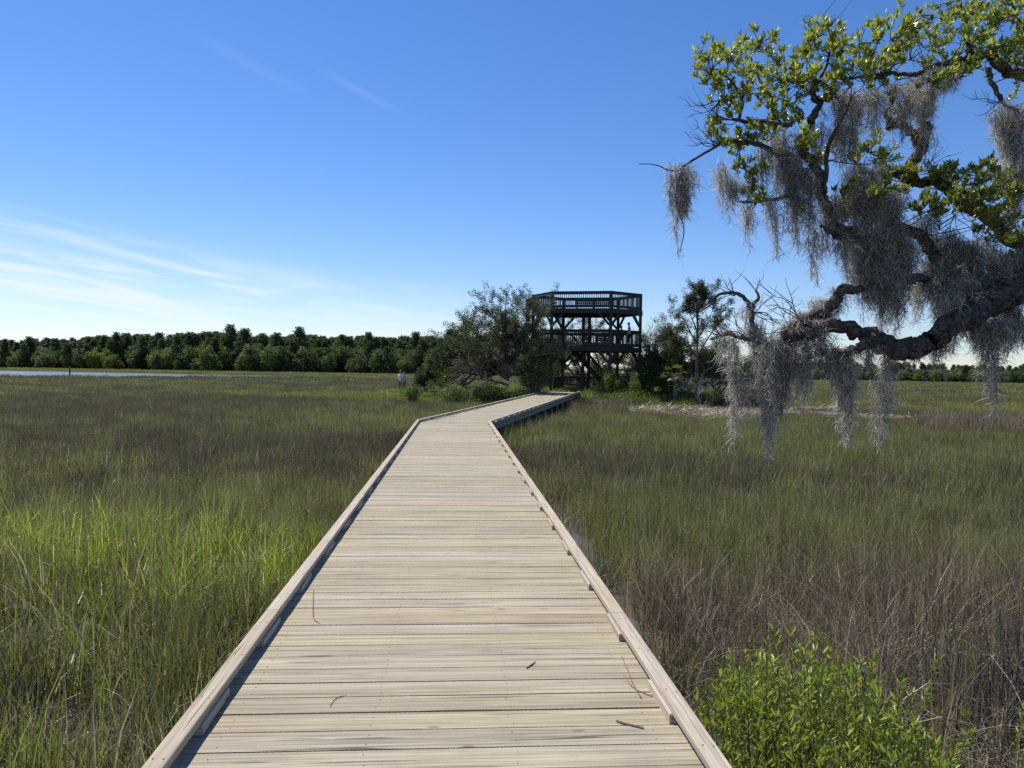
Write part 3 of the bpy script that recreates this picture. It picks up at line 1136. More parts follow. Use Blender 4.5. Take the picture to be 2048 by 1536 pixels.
LODS = [(0.9, 15.5, 0.30, 78, .25, 1.0, 5), (15.5, 62, 0.60, 120, .52, 1.9, 4), (62, 132, 1.7, 210, 1.5, 4.2, 3), (132, 430, 4.6, 260, 4.0, 11.0, 2)]
bykind = {k: [[], [], [], [], []] for k in PAL}
for li, (r0, r1, cell, nb, rad, wm, nv) in enumerate(LODS):
    r = np.random.default_rng(100 + li)
    half = math.radians(47 if li < 2 else 42)
    g = np.arange(-r1, r1, cell)
    X, Y = np.meshgrid(g, np.arange(0, r1, cell), indexing='ij')
    X = X.ravel() + r.uniform(-.5, .5, X.size) * cell
    Y = Y.ravel() + r.uniform(-.5, .5, Y.size) * cell
    rr = np.hypot(X, Y)
    ang = np.arctan2(X, Y) - YAW
    ok = (rr >= r0) & (rr < r1) & (np.abs(ang) < half) & ~on_walk(X, Y, min(rad * .72 + .03, .30))
    for dq in (-1.0, 0.0, 1.0):
        ok &= ~in_poly(X, Y + dq * rad, RIVER)
    isl = ground_h(X, Y)
    X, Y, isl = X[ok], Y[ok], isl[ok]
    kd = zone(X, Y, r)
    kd[(isl > 0.22) & (r.random(len(X)) < .97)] = 'cover'
    if li == 0:
        keep = np.ones(len(X), bool)
        for pl in POOLS:
            keep &= ~(in_poly(X, Y, pl) & (r.random(len(X)) < .72))
        keep &= ~((X > 0) & (X < 2.05) & (Y > 4) & (Y < 14.5) & (r.random(len(X)) < .35))
        keep &= ~((fbm(X * .9 + 30, Y * .9) < .30) & (r.random(len(X)) < .6))
        X, Y, isl, kd = X[keep], Y[keep], isl[keep], kd[keep]
    for kname in PAL:
        sel = kd == kname
        n_ = int(sel.sum())
        if n_ < 1:
            continue
        B = bykind[kname]
        z = ground_h(X[sel], Y[sel])
        sc_ = np.clip(r.normal(1, .13, n_), .65, 1.4) * (0.86 + .3 * fbm(X[sel] * .35 + 3, Y[sel] * .35)) * (.72 + .56 * fbm(X[sel] * 1.1, Y[sel] * 1.1 + 5, 2))
        first = len(B[4])
        for v_ in range(nv):
            B[4].append(tuft(kname, nb, rad, wm, 1000 * li + 31 * v_ + len(kname) * 7))
        B[0].append(np.stack([X[sel], Y[sel], z], -1))
        B[1].append(np.stack([r.normal(0, .05, n_), r.normal(0, .05, n_), r.random(n_) * 6.28], -1))
        B[2].append(np.stack([np.ones(n_), np.ones(n_), sc_], -1))
        B[3].append(first + r.integers(0, nv, n_))
GL = {'green': ('cordgrass', 'tall bright green cordgrass stand left of the boardwalk'),
      'mixed': ('cordgrass_thatch', 'green cordgrass mixed with dark dead stalks beside the left kerb'),
      'dark': ('needle_rush', 'grey-brown needle rush drifts across the open marsh'),
      'olive': ('marsh_grass', 'olive green marsh grass spread over the open flats'),
      'yellow': ('saltgrass', 'yellow-green saltgrass bands far out on the marsh'),
      'brown': ('brown_rush', 'reddish brown rush thicket right of the boardwalk'),
      'dead': ('dead_stubble', 'short grey dead stubble on the mud beside the boardwalk'),
      'cover': ('ground_cover', 'low bright green plants covering the island around the tower'),
      'far': ('distant_grass', 'pale green marsh grass beyond the creek below the far wood')}
for kname, B in bykind.items():
    if B[0]:
        scatter(GL[kname][0], np.concatenate(B[0]), np.concatenate(B[1]), np.concatenate(B[2]), np.concatenate(B[3]), B[4], GL[kname][1], 'grass')

# ------------------------------------------------------------------ trees: growth helper
def grow(rng, p, d, L, r, lev, out, tips, par):
    n = 6
    pts = [np.array(p, float)]
    d = np.array(d, float)
    for i in range(n - 1):
        d = unit(d + rng.normal(0, par['wander'], 3) + np.array([0, 0, par['up']]))
        pts.append(pts[-1] + d * L / (n - 1))
    pts = np.array(pts)
    r1 = r * par.get('taper', .45)
    out.append((pts, np.linspace(r, r1, n), lev))
    if lev == 0:
        for q in pts[2:]:
            tips.append(q)
        return
    k = par['kids'][lev]
    for j in range(k):
        t = rng.uniform(par.get('from', .35), 1.0) if j < k - 1 else 1.0
        f = t * (n - 1)
        i = min(int(f), n - 2)
        q = pts[i] + (pts[i + 1] - pts[i]) * (f - i)
        a = unit(np.cross(d, rng.normal(size=3)))
        ang = rng.uniform(*par['angle']) if j < k - 1 else rng.uniform(0, .35)
        nd = unit(d * math.cos(ang) + a * math.sin(ang))
        grow(rng, q, nd, L * rng.uniform(*par['shrink']), (r + (r1 - r) * t) * par.get('rk', .62), lev - 1, out, tips, par)


def wood_from(out, mb, sides=(4, 5, 6, 7)):
    for pts, rad, lev in out:
        tube(mb, pts, np.maximum(rad, .004), sides[min(lev, len(sides) - 1)], cap=False)


def foliage(mb, rng, tips, per, spread, size, aspect, pal, up=.4, drop=0.0):
    tips = np.array(tips)
    if drop:
        tips = tips[rng.random(len(tips)) > drop]
    N = len(tips) * per
    cen = np.repeat(tips, per, axis=0) + np.clip(rng.normal(0, 1, (N, 3)), -1.5, 1.5) * spread
    pal = np.array(pal)
    clump = np.repeat(rng.uniform(.7, 1.35, (len(tips), 1)), per, axis=0)
    col = pal[rng.integers(0, len(pal), N)] * clump * rng.uniform(.7, 1.3, (N, 1))
    leafquads(mb, cen, size * rng.uniform(.6, 1.4, N), aspect, col, rng, up)


CEDAR = [(.040, .062, .026), (.052, .075, .028), (.030, .046, .022), (.072, .082, .040)]
MYRTLE = [(.085, .150, .028), (.115, .190, .034), (.060, .105, .024), (.150, .205, .045)]
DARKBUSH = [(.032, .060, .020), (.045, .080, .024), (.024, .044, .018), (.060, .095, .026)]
BRIGHT = [(.150, .225, .035), (.120, .190, .030), (.185, .240, .050), (.085, .140, .025)]


def gz(p):
    return float(ground_h(np.array([p[0]]), np.array([p[1]]))[0])


def tree(name, label, cat, px, d, top_y, seed, par, mains, leaf=None, mat='cedar', wood='barkfar', lean=(0, 0), r0=.14, group=None):
    """tree with its foot at pixel column px, d metres out, and its top at pixel row top_y"""
    rng = np.random.default_rng(seed)
    b = G(px, d)
    b[2] = gz(b) - .03
    H = P(px, top_y, d)[2] - b[2]
    t = thing(name, b, label, cat, group)
    out, tips = [], []
    for (ang, az_, Lf, zf, rf) in mains:
        dr = np.array([math.sin(ang) * math.cos(az_), math.sin(ang) * math.sin(az_), math.cos(ang)])
        st_ = b + np.array([lean[0] * zf * H, lean[1] * zf * H, zf * H])
        grow(rng, st_, dr, Lf * H, r0 * rf, par['lev'], out, tips, par)
    if par.get('stem'):
        pts = spline([b, b + np.array([lean[0] * .3 * H, lean[1] * .3 * H, par['stem'] * .4 * H]), b + np.array([lean[0] * par['stem'] * H, lean[1] * par['stem'] * H, par['stem'] * H])], 6)
        out.append((pts, np.linspace(r0, r0 * (.8 if par['stem'] < .5 else .2), len(pts)), 3))
    # bring the real top to the wanted height
    topz = max(o_[0][:, 2].max() for o_ in out)
    k = H / (topz - b[2])
    out = [(b + (o_[0] - b) * np.array([1, 1, k]), o_[1], o_[2]) for o_ in out]
    tips = [b + (q - b) * np.array([1, 1, k]) for q in tips]
    mb = MB()
    wood_from(out, mb)
    child(mb, 'trunk', M[wood], t, smooth=True)
    if leaf:
        mb = MB()
        foliage(mb, rng, tips, leaf['per'], leaf['spread'], leaf['size'], leaf.get('aspect', .5), leaf['pal'], leaf.get('up', .4), leaf.get('drop', 0))
        child(mb, 'crown', M[mat], t, col=True)
    return t


def shrub(name, label, px, d, top_y, half_px, seed, pal, size=.10, dens=1.0, depth=1.0, group=None, mat='leaf', round_=1.0):
    rng = np.random.default_rng(seed)
    b = G(px, d)
    b[2] = gz(b) - .02
    H = max(P(px, top_y, d)[2] - b[2], .25)
    Wd = half_px / F_PX * d
    t = thing(name, b, label, 'shrub', group)
    nst = int(16 + 10 * Wd)
    mb, lf = MB(), MB()
    tips = []
    for i in range(nst):
        a, q = rng.random() * 6.283, math.sqrt(rng.random())
        e = np.array([math.cos(a) * q * Wd, math.sin(a) * q * Wd * depth, H * (rng.uniform(.62, 1.0) * (1 - .45 * round_ * q * q))])
        s_ = np.array([e[0] * .25, e[1] * .25, 0])
        mid = s_ * .4 + e * .55 + np.array([0, 0, H * .08])
        pts = spline([b + s_, b + mid, b + e], 4)
        tube(mb, pts, np.linspace(.022, .006, len(pts)), 4, cap=False)
        for f in np.linspace(.22, 1, 10):
            i0 = min(int(f * (len(pts) - 1)), len(pts) - 2)
            tips.append(pts[i0] + (pts[i0 + 1] - pts[i0]) * (f * (len(pts) - 1) - i0) + rng.normal(0, .10 * Wd, 3) * np.array([1, depth, .6]))
    tips = [q for q in tips if q[2] > b[2] + .03]
    foliage(lf, rng, tips, int(16 * dens), .06 + .07 * Wd, size, .42, pal, .7)
    child(mb, 'stems', M['barkfar'], t)
    child(lf, 'crown', M[mat], t, col=True)
    return t


PCED = dict(lev=2, wander=.16, up=.03, kids=[0, 6, 6], angle=(.35, 1.0), shrink=(.42, .62), taper=.35, rk=.55)
PDEAD = dict(lev=3, wander=.15, up=.06, kids=[0, 4, 4, 5], angle=(.3, .75), shrink=(.5, .7), taper=.4, rk=.6)
CL = dict(per=24, spread=.11, size=.11, aspect=.38, pal=CEDAR, drop=.28)
# left of the tower
tree('cedar_tree', 'tall spreading cedar with thin fanned limbs against the tower side', 'tree', 1018, 53.0, 566, 3, PCED,
     [(.10, 1.0, .60, .32, .8), (.50, 3.1, .60, .28, .75), (.36, .2, .56, .30, .7), (.75, 2.6, .55, .22, .6), (.6, -.3, .40, .24, .55), (.30, 2.2, .62, .30, .7), (.9, 3.6, .45, .20, .5), (.35, -1.2, .5, .28, .6), (.95, 2.9, .5, .14, .55), (.22, .4, .6, .33, .7), (.6, 1.5, .5, .3, .6), (.40, 2.7, .62, .30, .7), (.62, 3.4, .55, .26, .6), (.15, 3.6, .6, .34, .7)],
     dict(CL, per=34, spread=.12, size=.11, drop=.12), lean=(-.02, 0), r0=.20)
tree('cedar_tree', 'dense dark cedar between the far wood and the fanned cedar', 'tree', 928, 58.0, 648, 4, dict(PCED, up=.01),
     [(.15, 1.0, .55, .15, .8), (.7, 3.1, .40, .12, .7), (.6, .2, .40, .15, .7), (.95, 2.9, .38, .08, .6), (.95, 0, .38, .1, .6), (.5, 1.9, .55, .15, .7), (.5, 4.4, .5, .15, .7)],
     dict(CL, per=30, spread=.16, size=.13, drop=.05), r0=.17)
tree('cedar_tree', 'low broad cedar sloping down to the marsh edge', 'tree', 880, 57.0, 690, 5, dict(PCED, up=-.005),
     [(.3, 2.0, .6, .1, .8), (.85, 3.1, .46, .08, .7), (.8, .2, .46, .1, .7), (1.05, 2.8, .42, .06, .6), (.7, 4.4, .5, .1, .7)],
     dict(CL, per=30, spread=.15, size=.13, drop=.05), r0=.14)
tree('dead_tree', 'tangle of bleached dead branches under the fanned cedar', 'tree', 990, 51.5, 690, 6, dict(PDEAD, up=-.02, wander=.2),
     [(.9, 3.0, .75, .1, .8), (1.1, 3.4, .8, .15, .7), (.6, 2.5, .7, .1, .7), (1.15, .3, .6, .1, .6), (.8, 4.0, .7, .15, .6)], None, wood='deadwood', r0=.06)
tree('cedar_tree', 'cedar standing behind the tower seen between its decks', 'tree', 1128, 67.0, 612, 7, PCED,
     [(.12, 1.0, .50, .40, .8), (.7, 3.1, .52, .36, .75), (.7, .2, .52, .40, .75), (.9, 1.6, .45, .34, .6), (.9, 4.5, .45, .34, .6), (.95, 0, .45, .3, .6)],
     dict(CL, per=20, drop=.25), r0=.16)
tree('cedar_tree', 'slim cedar behind the right half of the tower', 'tree', 1200, 68.0, 636, 8, PCED,
     [(.1, 1.0, .55, .36, .8), (.8, 3.1, .45, .32, .7), (.8, .2, .45, .34, .7), (.9, 1.6, .4, .3, .6)],
     dict(CL, per=16, drop=.35), r0=.13)
# right of the tower
tree('dead_tree', 'leafless grey tree with fine twigs beside the tower', 'tree', 1302, 58.0, 624, 9, dict(PDEAD, up=.05),
     [(.05, 0, .55, .25, .8), (.42, 3.0, .52, .22, .7), (.42, .2, .52, .22, .7), (.35, 1.6, .5, .25, .6), (.35, 4.6, .5, .25, .6)], None, wood='barkfar', r0=.11)
tree('cedar_tree', 'tall slender cedar with an open top right of the tower', 'tree', 1393, 52.0, 560, 10, dict(PCED, up=.05, stem=.93, kids=[0, 5, 5]),
     [(.45, 3.0, .26, .55, .4), (.45, .1, .26, .58, .4), (.4, 1.6, .24, .62, .4), (.4, 4.6, .24, .66, .4), (.3, 2.4, .22, .74, .35), (.3, 5.4, .2, .78, .3), (.7, 3.2, .28, .42, .5), (.7, 0, .30, .44, .5), (.2, 1, .14, .86, .25)],
     dict(CL, per=24, spread=.11, drop=.2), r0=.15)
tree('cedar_tree', 'bushy dark cedar at the foot of the slender cedar', 'tree', 1372, 54.0, 640, 11, dict(PCED, up=.0),
     [(.2, 1.0, .50, .2, .8), (.85, 3.1, .55, .16, .7), (.8, .2, .55, .2, .7), (1.1, 2.9, .5, .1, .6), (1.05, 0, .55, .1, .6), (.5, 1.9, .5, .2, .7), (.5, 4.4, .5, .2, .7)],
     dict(CL, per=26, spread=.14, size=.12, drop=.08), r0=.15)
tree('cedar_tree', 'dark cedar clump behind the dangling moss tails', 'tree', 1440, 55.0, 668, 12, dict(PCED, up=.0),
     [(.2, 1.0, .55, .15, .8), (.85, 3.1, .5, .12, .7), (.8, .2, .5, .15, .7), (1.1, .5, .5, .1, .6), (.5, 4.4, .5, .15, .7)],
     dict(CL, per=26, spread=.14, size=.12, drop=.08), r0=.13)
tree('dead_tree', 'low dead limbs sprawling before the bushy dark cedar', 'tree', 1405, 51.0, 715, 13, dict(PDEAD, up=-.02, wander=.2),
     [(.9, 3.0, .8, .1, .8), (1.0, .4, .9, .12, .7), (.6, 2.5, .7, .1, .7), (1.2, .1, .8, .1, .6)], None, wood='deadwood', r0=.055)
tree('cedar_tree', 'dark low cedar behind the ground rail of the tower', 'tree', 1160, 66.5, 668, 14, dict(PCED, up=.0),
     [(.2, 1.0, .50, .2, .8), (.85, 3.1, .75, .16, .7), (.8, .2, .75, .2, .7), (1.1, 2.9, .7, .1, .6), (1.05, 0, .7, .1, .6)],
     dict(CL, per=26, spread=.16, size=.13, drop=.05), r0=.14)
tree('cedar_tree', 'dark low cedar behind the right posts of the tower', 'tree', 1258, 66.0, 672, 15, dict(PCED, up=.0),
     [(.2, 1.0, .50, .2, .8), (.85, 3.1, .75, .16, .7), (.8, .2, .75, .2, .7), (1.1, 2.9, .7, .1, .6), (1.05, 0, .7, .1, .6)],
     dict(CL, per=26, spread=.16, size=.13, drop=.05), r0=.14)
tree('cedar_tree', 'broad dark cedar between the leafless tree and the slender cedar', 'tree', 1346, 55.5, 650, 16, dict(PCED, up=.0),
     [(.2, 1.0, .50, .2, .8), (.85, 3.1, .5, .16, .7), (.8, .2, .55, .2, .7), (1.1, 2.9, .45, .1, .6), (1.05, 0, .5, .1, .6), (.5, 1.9, .5, .2, .7), (.5, 4.4, .5, .2, .7)],
     dict(CL, per=28, spread=.15, size=.12, drop=.05), r0=.14)
# shrubs on the island
SG = 'shrubs on the island'
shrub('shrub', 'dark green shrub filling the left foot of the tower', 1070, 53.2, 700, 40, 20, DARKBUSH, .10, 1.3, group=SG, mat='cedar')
shrub('shrub', 'small dense shrub at the island tip beside the white shirt', 826, 52.0, 757, 17, 21, DARKBUSH + MYRTLE, .08, 1.0, group=SG)
shrub('shrub', 'bright green bush on the island slope under the low cedar', 905, 50.5, 757, 38, 22, MYRTLE, .09, .9, group=SG)
shrub('shrub', 'upright yellow-green bush before the dense dark cedar', 892, 54.0, 735, 16, 23, MYRTLE, .09, .9, group=SG)
shrub('shrub', 'wide leafy bush below the bleached dead branches', 972, 51.0, 757, 42, 24, MYRTLE + DARKBUSH, .09, 1.0, group=SG)
shrub('shrub', 'low green bush along the boardwalk before the tower', 1058, 50.5, 774, 42, 25, MYRTLE, .09, .8, .6, group=SG)
shrub('shrub', 'round yellow-green bush before the tower stair', 1221, 53.0, 738, 23, 26, BRIGHT, .09, 1.3, group=SG)
shrub('shrub', 'dark rounded bush right of the yellow-green bush', 1280, 54.0, 716, 36, 27, DARKBUSH, .10, 1.3, group=SG, mat='cedar')
shrub('shrub', 'small yellow-green sprout in front of the dark rounded bush', 1267, 51.8, 742, 12, 28, BRIGHT, .08, .8, group=SG)
shrub('shrub', 'dark bush between the two right-hand cedars', 1335, 53.5, 728, 28, 29, DARKBUSH, .10, 1.0, group=SG, mat='cedar')
shrub('shrub', 'dark rounded bush behind the hanging moss near the island end', 1478, 54.0, 706, 34, 30, DARKBUSH, .10, 1.2, group=SG, mat='cedar')
shrub('shrub', 'light green bush at the right end of the island', 1512, 53.0, 750, 26, 31, MYRTLE, .09, 1.0, group=SG)
shrub('shrub', 'dark weedy mound below the right-hand cedars', 1432, 49.5, 772, 24, 32, DARKBUSH, .08, .9, .7, group=SG)
shrub('shrub', 'spreading light green mound right of the boardwalk end', 1262, 50.0, 778, 60, 33, BRIGHT, .08, .8, .5, group=SG)

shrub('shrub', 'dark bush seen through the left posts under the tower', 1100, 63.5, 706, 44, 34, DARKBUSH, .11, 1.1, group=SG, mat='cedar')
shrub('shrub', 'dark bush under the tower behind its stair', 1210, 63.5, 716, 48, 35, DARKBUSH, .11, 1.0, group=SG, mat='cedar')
# palmetto beside the cedars
pb = G(1350, 52.6)
pb[2] = gz(pb)
pal_t = thing('palmetto', pb, 'palmetto with fan fronds beside the bushy dark cedar', 'palm')
pts = spline([pb, pb + np.array([.05, 0, 1.0]), pb + np.array([0, .05, 1.75])], 5)
mb = MB()
tube(mb, pts, np.linspace(.16, .14, len(pts)), 8, .2)
child(mb, 'trunk', M['barkfar'], pal_t)
for k in range(16):
    rng = np.random.default_rng(400 + k)
    a = k * 2.4
    elv = rng.uniform(-.5, 1.2)
    dr = np.array([math.cos(a) * math.cos(elv), math.sin(a) * math.cos(elv), math.sin(elv)])
    st_ = pts[-1]
    hub = st_ + dr * rng.uniform(.5, .8)
    mb = MB()
    tube(mb, np.array([st_, (st_ + hub) / 2 + [0, 0, .04], hub]), [.015, .012, .01], 4, cap=False, col=np.array([.10, .14, .03]))
    sd_ = unit(np.cross(dr, [0, 0, 1.0]))
    for f in np.linspace(-1.25, 1.25, 15):
        dd = unit(dr * math.cos(f) + sd_ * math.sin(f) + np.array([0, 0, -.12 * abs(f)]))
        L_ = rng.uniform(.5, .65) * (1 - .15 * abs(f))
        wv = unit(np.cross(dd, np.cross(dr, sd_))) * .018
        tip = hub + dd * L_ + np.array([0, 0, -.14])
        md_ = hub + dd * L_ * .6
        c_ = np.array([.085, .13, .03]) * rng.uniform(.7, 1.3)
        mb.add([hub - wv * .4, hub + wv * .4, md_ + wv, md_ - wv, tip], quads=[(0, 1, 2, 3)], tris=[(3, 2, 4)], col=c_)
    child(mb, 'frond', M['leaf'], pal_t, col=True)

# ------------------------------------------------------------------ far woods
def wood_proto(kind, seed):
    r = np.random.default_rng(seed)
    mb = MB()
    if kind == 'pine':
        H, R0, nC = 17.0, 3.3, 64
        cs = []
        for i in range(nC):
            z = r.uniform(.38, 1.0)
            rr = R0 * min(1.0, (1.06 - z) * 2.6) ** .6 * r.uniform(.25, 1.0)
            a = r.random() * 6.283
            cs.append((math.cos(a) * rr, math.sin(a) * rr, z * H))
        pal = [(.064, .098, .050), (.082, .116, .058), (.048, .076, .044)]
        sp, sz, per = .62, .62, 40
    else:
        H, R0, nC = 11.0, 3.7, 60
        cs = []
        for i in range(nC):
            v = unit(r.normal(size=3))
            q = r.uniform(.55, 1.0)
            cs.append((v[0] * R0 * q, v[1] * R0 * q, H * .52 + v[2] * H * .46 * q))
        pal = {'oak': [(.090, .132, .048), (.115, .160, .056), (.064, .100, .040)],
               'light': [(.165, .215, .050), (.135, .185, .045), (.19, .23, .06)],
               'grey': [(.13, .145, .085), (.10, .12, .075), (.17, .155, .12)]}[kind]
        sp, sz, per = .66, .58, 40
    cs = np.array(cs)
    foliage(mb, r, cs, per, sp, sz, .75, pal, .5)
    tube(mb, np.array([(0, 0, -.5), (.1, 0, H * .5), (0, .1, H * .92)]), [.28, .2, .06], 6, col=np.array([.06, .05, .042]))
    return bpy.data.objects.new('wood_' + kind, mb.mesh('wood_' + kind, M['farleaf'], col=True))


WP = [wood_proto('pine', 1), wood_proto('pine', 2), wood_proto('pine', 3), wood_proto('oak', 4), wood_proto('oak', 5), wood_proto('oak', 6), wood_proto('light', 7), wood_proto('light', 8), wood_proto('grey', 9)]


def forest(name, label, px0, px1, d0, d1, rows, gap, topf, seed, hmul):
    r = np.random.default_rng(seed)
    pts, rot, scl, idx = [], [], [], []
    for row in range(rows):
        px = px0
        while px < px1:
            f = (px - px0) / (px1 - px0)
            d = d0 + (d1 - d0) * f + row * gap + r.normal(0, 1.5) + 8 * math.sin(px * .011)
            if row < 2 and r.random() < .35:
                px += 5.0 * F_PX / d
                continue
            p = G(px, d)
            back = row / max(rows - 1, 1)
            pts.append((p[0], p[1], -.2))
            rot.append((0, 0, r.random() * 6.28))
            s_ = hmul * topf(px) * r.uniform(.92, 1.06)
            if row < 2:
                k = r.choice([0, 2, 3, 4, 5, 6, 7, 8], p=[.08, .07, .18, .17, .17, .11, .10, .12])
                s_ *= r.uniform(.4, 1.1) if k > 2 else r.uniform(.7, 1.0)
            elif row < 5:
                k = r.choice([0, 3, 4, 5, 6, 7, 8], p=[.20, .2, .18, .16, .1, .08, .08])
                s_ *= r.uniform(.85, 1.18)
            else:
                k = r.choice([0, 1, 2, 3, 5, 6], p=[.25, .25, .22, .11, .11, .06])
                s_ *= r.uniform(.96, 1.06)
            if k < 3:
                s_ *= 1.02 + .06 * back
            else:
                s_ *= 1.12
            scl.append((s_ * r.uniform(.9, 1.15), s_ * r.uniform(.9, 1.15), s_))
            idx.append(k)
            px += (4.4 if row < 2 else 3.6) * F_PX / d * r.uniform(.7, 1.3)
    scatter(name, pts, rot, scl, idx, WP, label, 'wood')


forest('far_wood', 'long dark green wood of pines and oaks behind the creek', -500, 1120, 415, 318, 10, 5.0,
       lambda px: np.interp(px, [-500, 0, 250, 420, 800, 1120], [.76, .76, .93, 1.0, .93, .90]), 51, 1.0)
forest('low_wood', 'low tree line on the horizon right of the island', 1300, 2500, 520, 470, 7, 6.0,
       lambda px: np.interp(px, [1300, 1600, 1800, 2048, 2500], [.62, .62, .66, .60, .7]), 52, 1.0)

# mooring pile in the creek
pp = G(139, 162)
pile = MB()
tube(pile, [(pp[0], pp[1], -1), (pp[0] + .02, pp[1], 1.0), (pp[0] + .03, pp[1], 2.05)], [.17, .165, .16], 10)
tag(pile.obj('mooring_pile', M['barkfar']), 'single dark pile standing in the creek before the far wood', 'pile')

# wrack of dead reeds washed up before the island
def wrack(mb, pxs, ds, n, wd, seed):
    r = np.random.default_rng(seed)
    t = r.random(n)
    px = np.interp(t, np.linspace(0, 1, len(pxs)), pxs)
    d = np.interp(t, np.linspace(0, 1, len(ds)), ds)
    wloc = np.interp(t, np.linspace(0, 1, len(wd)), wd)
    d = d + r.normal(0, 1, n) * wloc
    c = np.array([G(a, b) for a, b in zip(px, d)])
    c[:, 2] = ground_h(c[:, 0], c[:, 1]) + .16 + r.uniform(0, .26, n)
    L = r.uniform(.3, .9, n)
    a = r.normal(0, .9, n)
    dr = np.stack([np.cos(a), np.sin(a), r.normal(0, .22, n)], -1)
    sd_ = np.stack([-np.sin(a), np.cos(a), np.full(n, .5)], -1) * (.014 * r.uniform(.6, 1.8, n))[:, None]
    V = np.stack([c - dr * L[:, None] / 2 - sd_, c - dr * L[:, None] / 2 + sd_, c + dr * L[:, None] / 2 + sd_, c + dr * L[:, None] / 2 - sd_], 1)
    col = np.array([[.40, .33, .235], [.24, .185, .125], [.52, .45, .34], [.13, .10, .07]])[r.integers(0, 4, n)] * r.uniform(.7, 1.2, (n, 1))
    mb.add(V.reshape(-1, 3), quads=np.arange(n)[:, None] * 4 + np.arange(4)[None], col=np.repeat(col, 4, axis=0))


mb = MB()
wrack(mb, [1265, 1400, 1530], [45.5, 43.6, 44.5], 8000, [1.0, 2.2, 1.9], 1)
wrack(mb, [1510, 1640, 1760, 1862], [45.0, 43.5, 40.5, 39.5], 4500, [1.4, .8, .35, .25], 2)
wrack(mb, [1580, 1650, 1715], [50.0, 50.5, 49.0], 1500, [.8, .35, .2], 3)
wrack(mb, [1290, 1370, 1450], [49.0, 48.6, 49.0], 900, [.6, .6, .6], 4)
tag(mb.obj('reed_wrack', M['dry'], col=True), 'pale drift of dead reed stems washed up before the island', 'reeds', kind='stuff')

# ------------------------------------------------------------------ live oak limb with hanging moss
OD = 6.4
oak_base = P(2330, 700, 6.9)
oak_base[2] = gz(oak_base) - .05
oak = thing('live_oak', oak_base, 'gnarled live oak reaching mossy limbs in from the right', 'tree')
rng = np.random.default_rng(77)


def limb(pts, m=6, sides=10, bump=.22, mat='bark', name='limb'):
    """pts: (pixel x, pixel y, depth, radius in pixels)"""
    a = np.array([(*P(x, y_, d), r_ / F_PX * d) for x, y_, d, r_ in pts])
    big = a[:, 3].max() > .035
    sp = spline(a, m * 3 if big else m)
    sp[:, 3] = np.maximum(sp[:, 3], .0015)
    mb = MB()
    jit = np.cumsum(rng.normal(0, 1, (len(sp), 3)), 0)
    jit = (jit - np.linspace(0, 1, len(sp))[:, None] * jit[-1]) * .010 * np.minimum(1, sp[:, 3:4] / .04)
    tube(mb, sp[:, :3] + jit, sp[:, 3] * (.78 if big else .95), 22 if big else sides, .10 if big else bump, furrow=.22 if big else 0)
    return child(mb, name, M[mat], oak, smooth=True), sp


LIMBS = []


def L(pts, **k):
    o_, sp = limb(pts, **k)
    LIMBS.append(sp)


# trunk, out of frame on the right, and the limbs that leave it
tb = oak_base
ttop = P(2300, 120, 7.0)
mb = MB()
tp = spline([tb, tb * .6 + ttop * .4 + np.array([.25, 0, 0]), ttop, P(2240, -500, 7.2)], 8)
tube(mb, tp, np.linspace(.42, .20, len(tp)), 14, .15)
child(mb, 'trunk', M['bark'], oak, smooth=True)
L([(2310, 500, 6.9, 58), (2180, 530, 6.7, 50), (2060, 570, 6.5, 40), (1990, 592, 6.4, 35), (1928, 624, 6.35, 29), (1868, 657, 6.3, 25), (1818, 682, 6.3, 24), (1785, 692, 6.3, 23), (1758, 676, 6.3, 19)], sides=14, bump=.3)
L([(1772, 690, 6.3, 20), (1752, 662, 6.28, 17), (1730, 644, 6.25, 15), (1704, 637, 6.25, 15), (1672, 647, 6.25, 16), (1636, 662, 6.25, 15), (1600, 674, 6.25, 14), (1570, 684, 6.25, 11), (1562, 687, 6.25, 9)], sides=12, bump=.3)
L([(1768, 676, 6.28, 16), (1738, 690, 6.2, 12), (1702, 704, 6.15, 10), (1668, 706, 6.15, 8), (1642, 700, 6.2, 6)], bump=.25)
L([(1575, 688, 6.25, 7), (1545, 690, 6.3, 6), (1527, 688, 6.3, 6), (1512, 672, 6.35, 6), (1509, 645, 6.35, 5.5), (1505, 618, 6.35, 5), (1490, 602, 6.35, 4.5), (1470, 592, 6.35, 4), (1447, 589, 6.35, 3.4), (1428, 597, 6.35, 2.6), (1408, 612, 6.35, 1.5)], sides=7)
L([(1506, 620, 6.35, 4.5), (1510, 604, 6.35, 4), (1516, 594, 6.35, 3.4), (1512, 580, 6.35, 1.6)], sides=6)
L([(1518, 686, 6.32, 5), (1496, 680, 6.35, 4.6), (1472, 667, 6.4, 4.2), (1448, 668, 6.4, 3.6), (1420, 679, 6.42, 2.4)], sides=6)
L([(2060, 560, 6.6, 34), (1985, 570, 6.6, 22), (1920, 552, 6.65, 16), (1858, 540, 6.65, 13), (1800, 545, 6.6, 10), (1738, 555, 6.5, 10), (1700, 570, 6.45, 11), (1660, 600, 6.4, 13), (1622, 628, 6.35, 13), (1590, 655, 6.3, 10), (1572, 672, 6.3, 6)], bump=.3)
L([(1872, 548, 6.65, 14), (1852, 520, 6.6, 14), (1842, 492, 6.6, 13), (1826, 466, 6.6, 13), (1800, 456, 6.6, 13), (1762, 470, 6.55, 14), (1728, 462, 6.5, 14), (1700, 440, 6.5, 13), (1665, 394, 6.5, 13), (1630, 348, 6.5, 12), (1588, 312, 6.5, 11), (1571, 280, 6.5, 10), (1592, 248, 6.5, 9), (1617, 216, 6.5, 8), (1626, 184, 6.5, 6), (1630, 158, 6.5, 4)], bump=.3)
